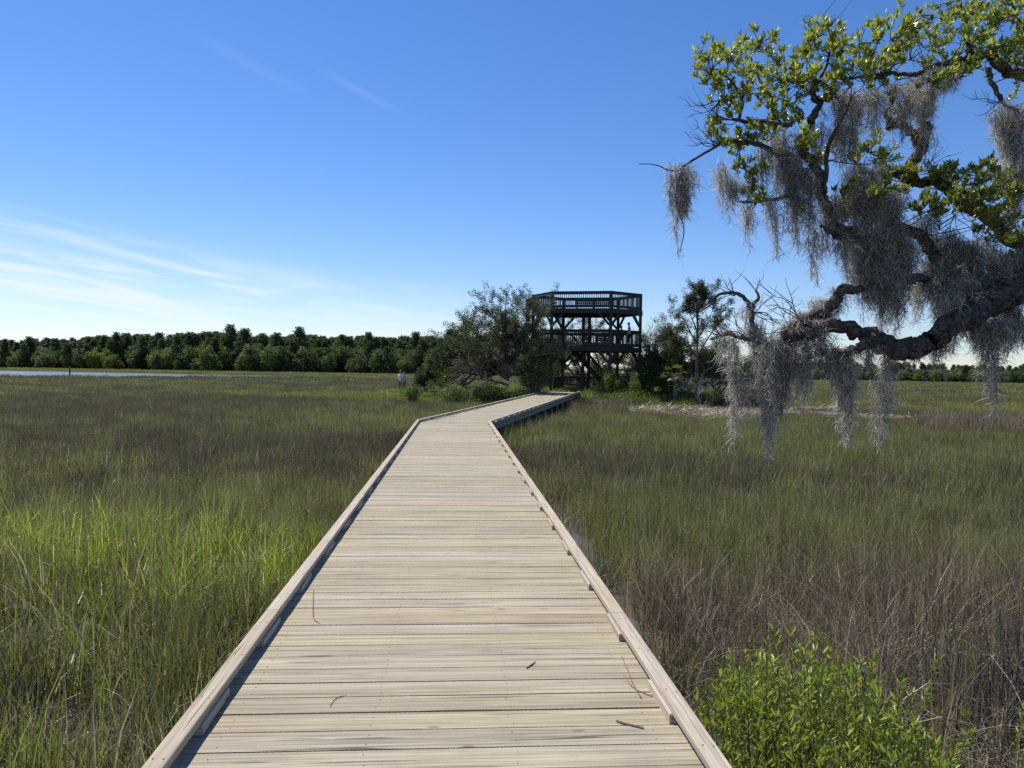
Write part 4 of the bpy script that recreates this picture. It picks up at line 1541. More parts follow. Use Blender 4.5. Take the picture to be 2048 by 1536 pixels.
L([(1722, 468, 6.5, 11), (1702, 470, 6.4, 10), (1683, 471, 6.35, 9), (1664, 464, 6.3, 6), (1640, 452, 6.25, 2.5)], sides=8)
L([(2310, 470, 6.9, 40), (2130, 510, 6.9, 30), (2030, 490, 6.9, 20), (1960, 450, 6.9, 16), (1921, 420, 6.85, 15), (1878, 388, 6.8, 14), (1842, 367, 6.75, 12), (1808, 364, 6.7, 10), (1765, 357, 6.65, 7), (1715, 335, 6.6, 5), (1690, 310, 6.6, 3)], bump=.25)
L([(1828, 366, 6.72, 10), (1838, 338, 6.75, 12), (1848, 305, 6.75, 12), (1853, 275, 6.75, 12), (1855, 240, 6.75, 9), (1842, 205, 6.75, 7), (1832, 160, 6.75, 4)], bump=.25)
L([(1850, 292, 6.75, 10), (1822, 272, 6.7, 10), (1804, 252, 6.7, 9), (1790, 220, 6.65, 7), (1786, 180, 6.6, 5)], bump=.25)
L([(2280, 190, 7.0, 24), (2150, 190, 6.9, 18), (2050, 158, 6.8, 13), (1995, 140, 6.75, 12), (1950, 131, 6.7, 10), (1900, 136, 6.65, 8), (1848, 151, 6.6, 6), (1804, 160, 6.5, 5), (1749, 157, 6.45, 4), (1700, 158, 6.4, 2.5)])
L([(1975, 136, 6.75, 6), (1988, 172, 6.7, 5), (2001, 204, 6.65, 4.5), (2018, 219, 6.65, 4), (2060, 224, 6.7, 3.5)], sides=6)
L([(1950, 131, 6.7, 6), (1940, 80, 6.7, 4), (1928, 30, 6.7, 3), (1917, -5, 6.7, 2)], sides=6)
L([(2050, 158, 6.8, 9), (2040, 90, 6.7, 6), (2030, 30, 6.6, 4), (2010, -20, 6.6, 2)], sides=6)
L([(1590, 312, 6.5, 8), (1545, 296, 6.45, 6), (1497, 286, 6.4, 5), (1453, 284, 6.35, 4), (1424, 297, 6.3, 3.2), (1375, 328, 6.25, 2.4), (1344, 341, 6.25, 1.8), (1310, 330, 6.2, 1.2), (1278, 328, 6.2, .8)], sides=6)
L([(1582, 250, 6.5, 5), (1530, 240, 6.45, 4.5), (1492, 239, 6.4, 4), (1464, 238, 6.35, 3)], sides=6)
L([(1478, 240, 6.4, 3.5), (1482, 205, 6.35, 3.2), (1470, 170, 6.3, 2.6), (1440, 140, 6.3, 1.5)], sides=6)
L([(1560, 245, 6.5, 3.5), (1545, 200, 6.4, 3), (1520, 160, 6.35, 2.4), (1500, 110, 6.3, 1.5)], sides=6)
L([(1626, 180, 6.5, 4), (1650, 140, 6.45, 3), (1660, 90, 6.4, 2), (1655, 50, 6.4, 1.2)], sides=6)
L([(1612, 340, 6.5, 6), (1580, 385, 6.45, 5), (1530, 400, 6.4, 4), (1475, 403, 6.35, 2)], sides=6)
L([(1650, 380, 6.5, 6), (1652, 320, 6.45, 5), (1668, 265, 6.45, 4.4), (1690, 225, 6.4, 3), (1705, 190, 6.4, 2)], sides=6)
L([(1365, 330, 6.25, 1.8), (1352, 400, 6.22, 1.4), (1368, 455, 6.22, 1.3), (1360, 505, 6.22, .8)], sides=5)
# bare twigs: fans of fine wood on the ends of limbs
tw = MB()


def twig_fan(px, py, d, ang, spread, n, ln, seed):
    r = np.random.default_rng(seed)
    for i in range(n):
        a = ang + r.normal(0, spread)
        x, y_ = px, py
        pts = [P(x, y_, d)]
        for k in range(5):
            a += r.normal(0, .28)
            x += math.cos(a) * ln / 5
            y_ -= math.sin(a) * ln / 5
            pts.append(P(x, y_, d + r.normal(0, .03) + (i - n / 2) * .02 * k))
        pts = np.array(pts)
        tube(tw, pts, np.linspace(.0050, .0014, 6), 4, cap=False)
        for j in range(3):
            q = pts[r.integers(1, 5)]
            e_ = q + (_r * math.cos(a + r.normal(0, .8)) + _u * math.sin(a + r.normal(0, .8)) + _f * r.normal(0, .5)) * r.uniform(.06, .18)
            tube(tw, np.array([q, (q + e_) / 2 + r.normal(0, .012, 3), e_]), [.0026, .002, .001], 4, cap=False)


for k, a in enumerate([(1440, 200, 6.35, 3.4, .35, 5, 75), (1430, 290, 6.3, 2.7, .4, 4, 60), (1465, 240, 6.35, 3.0, .5, 4, 80), (1512, 585, 6.35, 1.8, .5, 2, 30), (1470, 592, 6.35, 2.2, .6, 3, 40),
                       (1500, 680, 6.35, 2.3, .5, 6, 70), (1440, 668, 6.4, 2.6, .5, 4, 50), (1580, 660, 6.3, 2.5, .4, 4, 70), (1510, 625, 6.35, .4, .5, 4, 55), (1600, 640, 6.3, 2.3, .4, 4, 90),
                       (1880, 460, 6.8, 1.8, .6, 6, 60), (1910, 430, 6.8, 4.3, .6, 5, 60), (1700, 160, 6.4, 2.4, .9, 8, 60), (1760, 157, 6.45, 1.4, .7, 8, 60), (1820, 120, 6.5, 1.6, .7, 6, 60), (1935, 40, 6.7, 1.8, .6, 6, 50),
                       (2000, 204, 6.65, 3.2, .3, 4, 60), (1850, 340, 6.75, .2, .6, 5, 60), (1450, 620, 6.35, 3.6, .6, 3, 40), (1430, 600, 6.35, 3.9, .5, 4, 40), (1530, 390, 6.4, 3.4, .5, 4, 50), (1640, 60, 6.4, 1.6, .6, 4, 40)]):
    twig_fan(*a, 500 + k)

# leaves
ST = np.array([0.0, .22, .50, .78, 1.0])
HW = np.array([.015, .13, .215, .17, .012])


def leaf_geo(c, d, s_, Lf, wmul, curl):
    """arrays of leaves as 3x5 point sheets with a folded midrib"""
    n_ = np.cross(d, s_)
    N = len(c)
    V = np.zeros((N, 5, 3, 3))
    for i in range(5):
        ax = c + d * (ST[i] * Lf)[:, None] - n_ * (curl * ST[i] ** 2 * Lf)[:, None]
        hw = (HW[i] * Lf * wmul)[:, None]
        V[:, i, 0] = ax - s_ * hw + n_ * hw * .35
        V[:, i, 1] = ax
        V[:, i, 2] = ax + s_ * hw + n_ * hw * .35
    q = []
    for i in range(4):
        for j in range(2):
            q.append((i * 3 + j, i * 3 + j + 1, i * 3 + j + 4, i * 3 + j + 3))
    return V.reshape(N, 15, 3), np.array(q)


def leaf_set(root, c, d, s_, Lf, wmul, curl, col, mat, nobj=300):
    """the leaves that show largest as objects of their own, the rest joined"""
    V, q = leaf_geo(c, d, s_, Lf, wmul, curl)
    N = len(c)
    face = np.abs(np.einsum('ij,ij->i', np.cross(d, s_), unit(c - CAM))) * Lf / np.linalg.norm(c - CAM, axis=1)
    rel = c - CAM
    zd = rel @ _f
    xx, yy_ = (rel @ _r) / zd * F_PX, (rel @ _u) / zd * F_PX
    face[(np.abs(xx) > 1010) | (np.abs(yy_) > 755)] = 0
    order = np.argsort(-face)
    big, rest = order[:nobj], order[nobj:]
    R0_ = np.array(root.location)
    for i in big:
        mb_ = MB().add(V[i] - c[i], quads=q, col=col[i])
        o_ = mb_.obj('leaf', mat, root, smooth=True, col=True)
        o_.location = Vector(c[i] - R0_)
    mb_ = MB()
    m_ = len(rest)
    mb_.add(V[rest].reshape(-1, 3), quads=(np.arange(m_)[:, None, None] * 15 + q[None]).reshape(-1, 4), col=np.repeat(col[rest], 15, axis=0))
    o_ = child(mb_, 'foliage', mat, root, smooth=True, col=True)
    o_['kind'] = 'stuff'


CLUST = [(1410, 110, 30), (1420, 135, 34), (1470, 112, 34), (1520, 92, 34), (1500, 150, 40), (1432, 168, 30), (1552, 120, 36), (1455, 205, 30), (1490, 190, 34), (1540, 160, 36), (1580, 140, 30), (1545, 195, 28), (1600, 175, 30),
         (1640, 62, 26), (1612, 112, 32), (1660, 108, 34), (1690, 88, 34), (1640, 150, 34), (1702, 138, 34), (1590, 165, 30), (1670, 170, 28), (1655, 200, 24),
         (1760, 58, 30), (1800, 88, 34), (1780, 120, 30), (1742, 100, 32), (1812, 50, 28), (1730, 150, 26), (1770, 165, 24),
         (1870, 72, 34), (1902, 60, 34), (1930, 100, 36), (1872, 120, 34), (1920, 135, 30), (1850, 40, 28), (1890, 25, 24), (1880, 155, 24),
         (1990, 40, 36), (2030, 30, 40), (2042, 80, 40), (1990, 100, 36), (2020, 120, 36), (2060, 140, 36), (1960, 70, 30), (2000, 5, 36), (2050, -5, 40), (2080, 60, 50), (2100, 120, 50), (1950, 20, 26),
         (1620, 290, 26), (1652, 300, 26), (1600, 276, 22), (1740, 290, 26), (1772, 300, 26), (1720, 305, 20), (1640, 320, 20),
         (1440, 270, 26), (1470, 292, 26), (1492, 260, 26), (1560, 228, 24), (1520, 270, 24), (1430, 245, 20), (1545, 255, 22),
         (1510, 342, 22), (1500, 372, 20), (1520, 395, 18), (1480, 330, 18), (1670, 430, 16), (1690, 400, 16), (1590, 240, 20),
         (1770, 345, 28), (1800, 352, 28), (1760, 376, 26), (1830, 345, 22), (1690, 385, 18), (1790, 385, 20),
         (1880, 362, 28), (1920, 352, 32), (1962, 360, 34), (1900, 402, 30), (1950, 402, 34), (1992, 402, 36), (2032, 402, 36), (1980, 442, 32), (2034, 440, 36), (1842, 405, 22), (1925, 390, 30), (1870, 420, 20), (2005, 365, 28), (2040, 470, 30), (1960, 340, 22), (1890, 340, 20)]
rng = np.random.default_rng(88)
lc, ld, ls, lL, lcol, lw = [], [], [], [], [], []
allp = np.concatenate([sp[:, :3] for sp in LIMBS])
OAKPAL = np.array([(.135, .170, .026), (.180, .205, .032), (.090, .125, .024), (.230, .240, .048), (.062, .095, .022)])
for (cx, cy, cr) in CLUST:
    dd = 6.45 + rng.normal(0, .28)
    bright = 2.45 if cy < 200 or 260 < cy < 330 else 1.7  # sunlit look put into the leaf colour, stronger in some clusters
    nt = max(4, int(cr / 2.4))
    cpos = P(cx, cy, dd)
    near = allp[np.argmin(np.linalg.norm(allp - cpos, axis=1))]
    for j in range(nt):
        v = np.clip(rng.normal(0, .55, 3), -1.1, 1.1)
        e_ = cpos + (_r * v[0] + _u * v[1] + _f * v[2] * 1.3) * cr / F_PX * dd
        s0 = near * .25 + cpos * .75 if j else near
        if j == 0:
            s0 = near
        mdp = (s0 + e_) / 2 + rng.normal(0, .03, 3) - np.array([0, 0, .02])
        tp_ = spline([s0, mdp, e_], 3)
        tube(tw, tp_, np.linspace(.0055 if j == 0 else .0035, .0018, len(tp_)), 4, cap=False)
        tdir = unit(e_ - mdp + np.array([0, 0, .06]))
        nl_ = rng.integers(14, 23)
        for k in range(nl_):
            f = rng.uniform(.25, 1.05) ** .6
            base = mdp + (e_ - mdp) * f + rng.normal(0, .008, 3)
            a = unit(np.cross(tdir, rng.normal(size=3)))
            spread_ = rng.uniform(.35, 1.3)
            dl = unit(tdir * math.cos(spread_) + a * math.sin(spread_) + np.array([0, 0, .25]))
            sl_ = unit(np.cross(dl, np.array([0, 0, 1.0]) + rng.normal(0, .55, 3)))
            lc.append(base)
            ld.append(dl)
            ls.append(sl_)
            lL.append(rng.uniform(.032, .064))
            lw.append(rng.uniform(.6, .9))
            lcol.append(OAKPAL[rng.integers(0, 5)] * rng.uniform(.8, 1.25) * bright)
child(tw, 'twigs', M['bark'], oak)['kind'] = 'stuff'
lc, ld, ls = np.array(lc), np.array(ld), np.array(ls)
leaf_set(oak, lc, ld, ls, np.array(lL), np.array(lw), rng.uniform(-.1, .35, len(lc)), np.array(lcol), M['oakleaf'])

# hanging moss, each clump a thing of its own
MOSSC = np.array([(.41, .39, .335), (.54, .515, .45), (.24, .225, .19), (.72, .69, .61)])


def moss(px, py, wpx, lpx, d, seed, dens=1.0, label=None, sway=0.0, n_over=None):
    r = np.random.default_rng(seed)
    top = P(px, py, d)
    sc_ = d / F_PX
    Wm, Lm = wpx * sc_, lpx * sc_
    ns = max(5, int(13 * dens * (.5 + wpx / 30)))
    mb_ = MB()
    starts, cens, dirs, lens = [], [], [], []
    for i in range(ns):
        x0 = r.normal(0, .36) * Wm
        y0 = r.normal(0, .28) * Wm
        z0 = r.uniform(-.03, .06) - abs(x0) * .15
        Ls = Lm * (1 - .6 * min(1, abs(x0) / (Wm * .7))) * r.uniform(.3, 1.0) ** .8
        if i == 0:
            Ls, x0, y0 = Lm, 0.0, 0.0
        m = max(5, int(Ls / .045))
        t = np.linspace(0, 1, m)
        ph = r.random(4) * 6.28
        cxs = x0 * (1 - .2 * t) + sway * Lm * t ** 1.5 + .022 * np.sin(t * Ls * 9 + ph[0]) + np.cumsum(r.normal(0, .006, m))
        cys = y0 * (1 - .35 * t) + .022 * np.sin(t * Ls * 8 + ph[1]) + np.cumsum(r.normal(0, .006, m))
        czs = z0 - Ls * t
        pts = top + cxs[:, None] * _r0 + cys[:, None] * np.array([_f[0], _f[1], 0]) + np.stack([np.zeros(m), np.zeros(m), czs], -1)
        tube(mb_, pts, np.full(m, .0024), 3, cap=False, col=MOSSC[r.integers(0, 3)] * .8)
        # curly side threads
        nf = int(m * 9 * dens)
        ti = r.random(nf) ** 1.0 * (m - 1)
        i0 = np.minimum(ti.astype(int), m - 2)
        base = pts[i0] + (pts[i0 + 1] - pts[i0]) * (ti - i0)[:, None]
        thick = .019 * r.uniform(.5, 1.6) * (1.15 - .75 * ti / (m - 1))
        base = base + r.normal(0, 1, (nf, 3)) * thick[:, None] * np.array([1, 1, .5])
        cens.append(base)
    base = np.concatenate(cens)
    N = len(base)
    d0 = unit(r.normal(size=(N, 3)) + np.array([0, 0, -1.35]))
    d1 = unit(d0 + r.normal(0, .75, (N, 3)) + np.array([0, 0, -.2]))
    l0 = r.uniform(.022, .075, N)[:, None]
    p1, p2 = base + d0 * l0, base + d0 * l0 + d1 * l0
    sd_ = unit(np.cross(d0, r.normal(size=(N, 3)))) * r.uniform(.0011, .0021, N)[:, None]
    V_ = np.stack([base - sd_, base + sd_, p1 + sd_, p1 - sd_, p2], 1).reshape(-1, 3)
    k5 = np.arange(N)[:, None] * 5
    col = MOSSC[r.integers(0, 4, N)] * r.uniform(.7, 1.2, (N, 1))
    mb_.add(V_, quads=k5 + np.array([0, 1, 2, 3]), tris=k5 + np.array([3, 2, 4]), col=np.repeat(col, 5, axis=0))
    mb_.v = [v - top for v in mb_.v]
    o_ = mb_.obj('hanging_moss', M['moss'], col=True)
    o_.location = Vector(top)
    return tag(o_, label, 'moss', 'moss hanging from the live oak')


DEFL = 'tangled grey moss clump draped over the oak limbs'
MOSS = [
    (1366, 338, 48, 150, 6.25, 1.0, 'lone moss beard hanging from the outermost oak twig', .0), (1352, 350, 16, 178, 6.22, .8, 'thin moss tail trailing beside the lone outermost beard', .02),
    (1448, 335, 34, 120, 6.3, .8, None, .05), (1472, 365, 26, 60, 6.3, .8, None, 0), (1500, 408, 26, 105, 6.35, .7, None, .05), (1545, 395, 30, 130, 6.4, .8, None, .08),
    (1560, 300, 36, 120, 6.45, 1.0, None, 0), (1592, 318, 44, 190, 6.45, 1.2, None, .02), (1605, 400, 30, 165, 6.45, .8, 'slim moss strand swinging towards the mossy upper limb', .20), (1620, 345, 34, 110, 6.45, 1.0, None, 0),
    (1570, 270, 34, 90, 6.45, .9, None, 0), (1530, 300, 30, 100, 6.4, .8, None, 0), (1640, 250, 30, 90, 6.45, .7, None, 0),
    (1692, 474, 34, 110, 6.35, .9, None, 0), (1722, 330, 60, 150, 6.5, 1.1, None, 0), (1745, 365, 66, 190, 6.5, 1.2, None, 0), (1722, 455, 52, 150, 6.45, 1.2, None, 0), (1762, 470, 60, 200, 6.45, 1.4, 'thickest dark moss curtain in the middle of the oak', 0),
    (1790, 460, 60, 215, 6.5, 1.4, None, 0), (1808, 480, 44, 160, 6.5, 1.2, None, 0), (1700, 380, 40, 110, 6.45, 1.0, None, 0), (1780, 395, 60, 120, 6.55, 1.2, None, 0),
    (1680, 190, 40, 130, 6.45, .9, None, 0), (1715, 185, 46, 130, 6.45, .9, None, 0), (1752, 180, 40, 110, 6.5, .9, None, 0), (1690, 250, 36, 110, 6.45, .9, None, 0),
    (1812, 165, 50, 90, 6.6, 1.0, None, 0), (1842, 190, 44, 100, 6.7, 1.0, None, 0), (1875, 145, 48, 70, 6.6, .9, None, -.2), (1905, 140, 36, 50, 6.65, .8, None, -.2), (1800, 215, 30, 70, 6.65, .8, None, 0), (1848, 250, 34, 90, 6.7, .8, None, 0),
    (1890, 470, 60, 130, 6.7, 1.1, None, 0), (1880, 520, 60, 150, 6.55, 1.2, None, 0), (1925, 490, 60, 150, 6.6, 1.1, None, 0), (1960, 480, 64, 140, 6.6, 1.1, None, 0), (2000, 510, 64, 130, 6.6, 1.1, None, 0), (2040, 500, 54, 150, 6.6, 1.1, None, 0), (1905, 590, 50, 120, 6.3, 1.0, None, 0),
    (2012, 215, 44, 130, 6.65, 1.0, None, 0), (2040, 225, 54, 200, 6.65, 1.2, 'broad pale moss sheet hanging from the top right limb', 0), (2030, 330, 40, 140, 6.6, 1.0, None, 0),
    (1545, 680, 40, 245, 6.2, 1.5, 'longest moss tail reaching down below the broken limb end', 0), (1572, 690, 34, 150, 6.22, 1.2, None, 0), (1610, 685, 44, 125, 6.2, 1.2, 'tapered moss clump between the two longest moss tails', 0), (1640, 660, 40, 70, 6.25, .9, None, 0),
    (1690, 705, 44, 195, 6.15, 1.3, 'moss tail hanging under the lower fork of the limb', 0), (1665, 700, 34, 90, 6.15, 1.0, None, 0), (1775, 700, 26, 195, 6.25, 1.0, 'split narrow moss tail below the limb elbow', -.04), (1755, 760, 14, 145, 6.25, .8, None, 0),
    (1512, 650, 34, 120, 6.35, 1.1, None, 0), (1470, 680, 16, 225, 6.38, .9, 'long thin moss string with a knotted lower half', 0), (1485, 760, 20, 90, 6.38, .8, None, 0), (1448, 672, 26, 60, 6.4, .7, None, 0), (1500, 610, 20, 70, 6.35, .7, None, 0),
    (1985, 635, 54, 195, 6.35, 1.2, 'dark heavy moss tail under the thick end of the main limb', 0), (1960, 640, 70, 70, 6.35, 1.0, None, 0), (1875, 680, 54, 50, 6.3, .8, None, 0), (2030, 620, 60, 90, 6.4, 1.0, None, 0), (1830, 690, 36, 45, 6.3, .7, None, 0), (1740, 690, 30, 50, 6.2, .8, None, 0),
    (1735, 520, 40, 120, 6.4, .9, None, 0), (1772, 560, 40, 110, 6.45, .9, None, 0), (1850, 430, 44, 110, 6.7, .9, None, 0), (1905, 555, 50, 110, 6.5, 1.0, None, 0), (1948, 560, 44, 130, 6.45, 1.0, None, 0), (2022, 560, 50, 150, 6.45, 1.0, None, 0),
    (1625, 470, 22, 110, 6.4, .7, None, .1), (1655, 400, 34, 120, 6.45, .9, None, 0), (1835, 560, 34, 90, 6.6, .9, None, 0),
    (1610, 635, 54, 50, 6.35, 1.2, None, 0), (1650, 605, 46, 45, 6.4, 1.0, None, 0), (1590, 655, 46, 60, 6.3, 1.2, None, 0), (1680, 585, 30, 50, 6.42, .8, None, 0),
]
for k, (a, b, c_, d_, e_, f_, lb, sw) in enumerate(MOSS):
    if b < 262 and a < 1790:
        where = 'under the leafy top branch'
    elif b < 262 and a < 1960:
        where = 'on the two-pronged upright limb'
    elif a > 1990 and b < 400:
        where = 'from the top right limb'
    elif b > 590 and a < 1530:
        where = 'on the thin arched dead branch'
    elif b > 575 and a < 1700:
        where = 'around the broken limb end'
    elif b > 575:
        where = 'under the heavy main limb'
    elif a > 1860:
        where = 'below the leafy right-hand limb'
    elif a < 1560:
        where = 'on the slender outer branches'
    elif a < 1712:
        where = 'along the slanting middle limb'
    else:
        where = 'in the dark heart of the oak'
    size = ('long narrow' if c_ < 40 else 'long broad') if d_ > 125 else ('short narrow' if c_ < 40 else 'short broad')
    f_ *= .95
    c_ = c_ * (.80 if b > 600 else .95)
    moss(a, b, c_, d_, e_, 700 + k, f_, lb or f'{size} grey moss clump hanging {where}', sw)

# ------------------------------------------------------------------ shrub by the right kerb
sb_ = np.array([1.86, 3.72, 0.0])
sh = thing('leafy_shrub', sb_, 'bright green leafy shrub crowding the near right kerb', 'shrub')
rng = np.random.default_rng(91)
SHP = np.array([(.195, .275, .034), (.245, .320, .040), (.130, .200, .030), (.300, .345, .055), (.38, .32, .08)])
stems = MB()
lc, ld, ls, lL, lcol, lw = [], [], [], [], [], []
for i in range(300):
    a, q = rng.random() * 6.283, math.sqrt(rng.random())
    bx, by = sb_[0] + math.cos(a) * q * .50, sb_[1] + math.sin(a) * q * .74
    if i > 275:                                    # sparse outliers to the right
        bx, by = rng.uniform(2.3, 3.3), rng.uniform(3.2, 4.8)
    if bx < 1.30:
        bx = 1.30 + rng.random() * .1
    hh = rng.uniform(.45, 1.0) ** .6 * 1.24 * (1 - .42 * q * q) if i <= 275 else rng.uniform(.4, .75)
    e_ = np.array([bx + (bx - sb_[0]) * rng.uniform(.0, .35), by + (by - sb_[1]) * rng.uniform(0, .35), hh])
    if i <= 275:
        e_ += np.array([rng.normal(0, .05), rng.normal(0, .05), 0])
    p_ = spline([np.array([bx, by, -.03]), np.array([(bx + e_[0]) / 2 + rng.normal(0, .03), (by + e_[1]) / 2, hh * .55]), e_], 5)
    tube(stems, p_, np.linspace(.0042, .0014, len(p_)), 4, cap=False, col=None)
    nn = rng.integers(36, 54)
    for k in range(nn):
        f = rng.uniform(.18, 1.0) ** .75
        x_ = f * (len(p_) - 1)
        i0 = min(int(x_), len(p_) - 2)
        base = p_[i0] + (p_[i0 + 1] - p_[i0]) * (x_ - i0)
        td = unit(p_[i0 + 1] - p_[i0])
        az_ = k * 1.57 + rng.normal(0, .3)
        out_ = np.array([math.cos(az_), math.sin(az_), 0])
        o_a = rng.uniform(.25, 1.15)
        dl = unit(td * math.cos(o_a) + out_ * math.sin(o_a))
        lc.append(base)
        ld.append(dl)
        ls.append(unit(np.cross(dl, out_ * .3 + rng.normal(0, 1, 3))))
        lL.append(rng.uniform(.030, .064))
        lw.append(rng.uniform(.36, .60))
        lcol.append(SHP[rng.choice(5, p=[.3, .3, .22, .15, .03])] * rng.uniform(.85, 1.5))
child(stems, 'stems', M['twig'], sh)['kind'] = 'stuff'
lc, ld, ls = np.array(lc), np.array(ld), np.array(ls)
leaf_set(sh, lc, ld, ls, np.array(lL), np.array(lw), rng.uniform(-.1, .3, len(lc)), np.array(lcol), M['leaf'])

# fallen pale rush stems on the right bank and some on the left
def stalks(mb_, n, xr, yr, hr, lr, wr, pal, seed, seg=6, z0=0.0, droop=.6):
    r = np.random.default_rng(seed)
    base = np.stack([r.uniform(*xr, n), r.uniform(*yr, n), r.uniform(z0, z0 + .12, n)], -1)
    col = np.array(pal)[r.integers(0, len(pal), n)] * r.uniform(.65, 1.2, (n, 1))
    ribbons(mb_, base, r.uniform(*hr, n), r.random(n) * 6.283, r.uniform(*lr, n), r.uniform(*wr, n), r.random(n) * 3.14, col, seg, np.clip(r.normal(droop, .25, n), 0, 1.1))


PALE = [(.42, .36, .26), (.34, .28, .19), (.52, .47, .38), (.27, .20, .13)]
mb = MB()
stalks(mb, 1100, (2.5, 5.8), (3.4, 6.6), (.35, .85), (.5, 1.3), (.004, .0075), PALE, 1)
stalks(mb, 1100, (2.4, 4.8), (2.7, 4.3), (.25, .6), (.15, .6), (.003, .006), PALE + [(.20, .22, .06)], 2)
stalks(mb, 420, (1.5, 6.0), (4.6, 8.6), (.6, 1.05), (.1, .6), (.004, .006), PALE[:2] + [(.2, .13, .08)], 3, droop=.2)
stalks(mb, 40, (2.2, 4.2), (3.7, 5.0), (.95, 1.25), (.6, 1.1), (.006, .009), [(.62, .58, .50), (.52, .47, .38)], 4, droop=.6)
tag(mb.obj('fallen_rush', M['dry'], col=True), 'long pale fallen rush stems arching over the right bank', 'reeds', kind='stuff')
mb = MB()
stalks(mb, 260, (-5.2, -1.45), (2.6, 7.5), (.4, .9), (.2, .9), (.004, .007), PALE + [(.09, .075, .06)] * 3, 5, droop=.45)
stalks(mb, 240, (-4.6, -2.2), (2.6, 5.5), (.5, 1.0), (.05, .25), (.005, .008), [(.05, .042, .035), (.075, .062, .05)], 6, droop=.03)
tag(mb.obj('dead_stalks', M['dry'], col=True), 'dead stalks leaning through the cordgrass left of the boardwalk', 'reeds', kind='stuff')

# a few litter pieces on the deck
def litter(name, label, pts, rad, mat='twig'):
    a = np.array(pts, float)
    c = a[0].copy()
    mb_ = MB()
    tube(mb_, spline(a - c, 4), np.interp(np.linspace(0, 1, 4 * (len(a) - 1) + 1), np.linspace(0, 1, len(rad)), rad), 5)
    o_ = mb_.obj(name, M[mat])
    o_.location = Vector(c)
    tag(o_, label, 'twig')


def dk(px, py):
    """point on the first deck run under a pixel"""
    v = _f + _r * (px - W_PX / 2) / F_PX + _u * (H_PX / 2 - py) / F_PX
    t = (DECK + .006 - CAM[2]) / v[2]
    return CAM + v * t


litter('twig', 'short dark curved twig on the planks by the right kerb', [dk(1232, 1441), dk(1250, 1447), dk(1270, 1452), dk(1287, 1456)], [.004, .006, .005])
litter('twig', 'small dark splinter lying mid deck', [dk(1053, 1336), dk(1062, 1330), dk(1071, 1323)], [.003, .005, .002])
litter('twig', 'thin dry sprig lying against the right kerb block', [dk(1243, 1312), dk(1256, 1342), dk(1268, 1372), dk(1282, 1395)], [.002, .003, .004])
litter('twig', 'side shoot of the dry sprig by the right kerb', [dk(1248, 1350), dk(1262, 1371), dk(1281, 1383), dk(1305, 1392)], [.0015, .002, .003])
litter('grass_blade', 'single green-brown grass blade lying along the left planks', [dk(627, 1180), dk(626, 1215), dk(628, 1238), dk(640, 1247)], [.002, .0035, .0015])
litter('grass_blade', 'pale bent straw on the near left planks', [dk(660, 1412), dk(668, 1400), dk(680, 1393), dk(694, 1391)], [.0015, .0025, .001])
mb = MB()
r = np.random.default_rng(61)
for i in range(60):
    c = miter_p + d2 * r.uniform(.6, 7.5) - s2 * (HALF - r.uniform(.12, .42))
    zc = DECK + .02 + slope * np.dot(c - miter_p, d2)
    a = r.normal(TURN + math.pi / 2, .5)
    e_ = np.array([math.cos(a), math.sin(a), 0]) * r.uniform(.12, .35)
    tube(mb, np.array([[c[0], c[1], zc], [c[0] + e_[0] / 2, c[1] + e_[1] / 2, zc + r.uniform(0, .04)], [c[0] + e_[0], c[1] + e_[1], zc]]), [.005, .006, .003], 4)
tag(mb.obj('reed_litter', M['deadwood']), 'drift of dead reed bits along the kerb just past the bend', 'reeds', kind='stuff')

# ------------------------------------------------------------------ people
def cloth(name, c):
    return simple_material(name, tuple(x * .85 for x in c), c, 12, .85)


M['white_shirt'] = cloth('white cotton', (.74, .74, .76))
M['grey_shirt'] = cloth('grey cotton', (.42, .44, .50))
M['dark_cloth'] = cloth('dark cloth', (.035, .038, .05))
M['pale_blue'] = cloth('pale blue cotton', (.52, .62, .70))
M['khaki'] = cloth('khaki cloth', (.26, .23, .17))
M['skin'] = simple_material('skin', (.42, .27, .20), (.46, .30, .23), 8, .6)
M['hair'] = simple_material('dark hair', (.02, .016, .013), (.035, .026, .02), 30, .6)
M['redcap'] = cloth('faded red cloth', (.45, .16, .10))


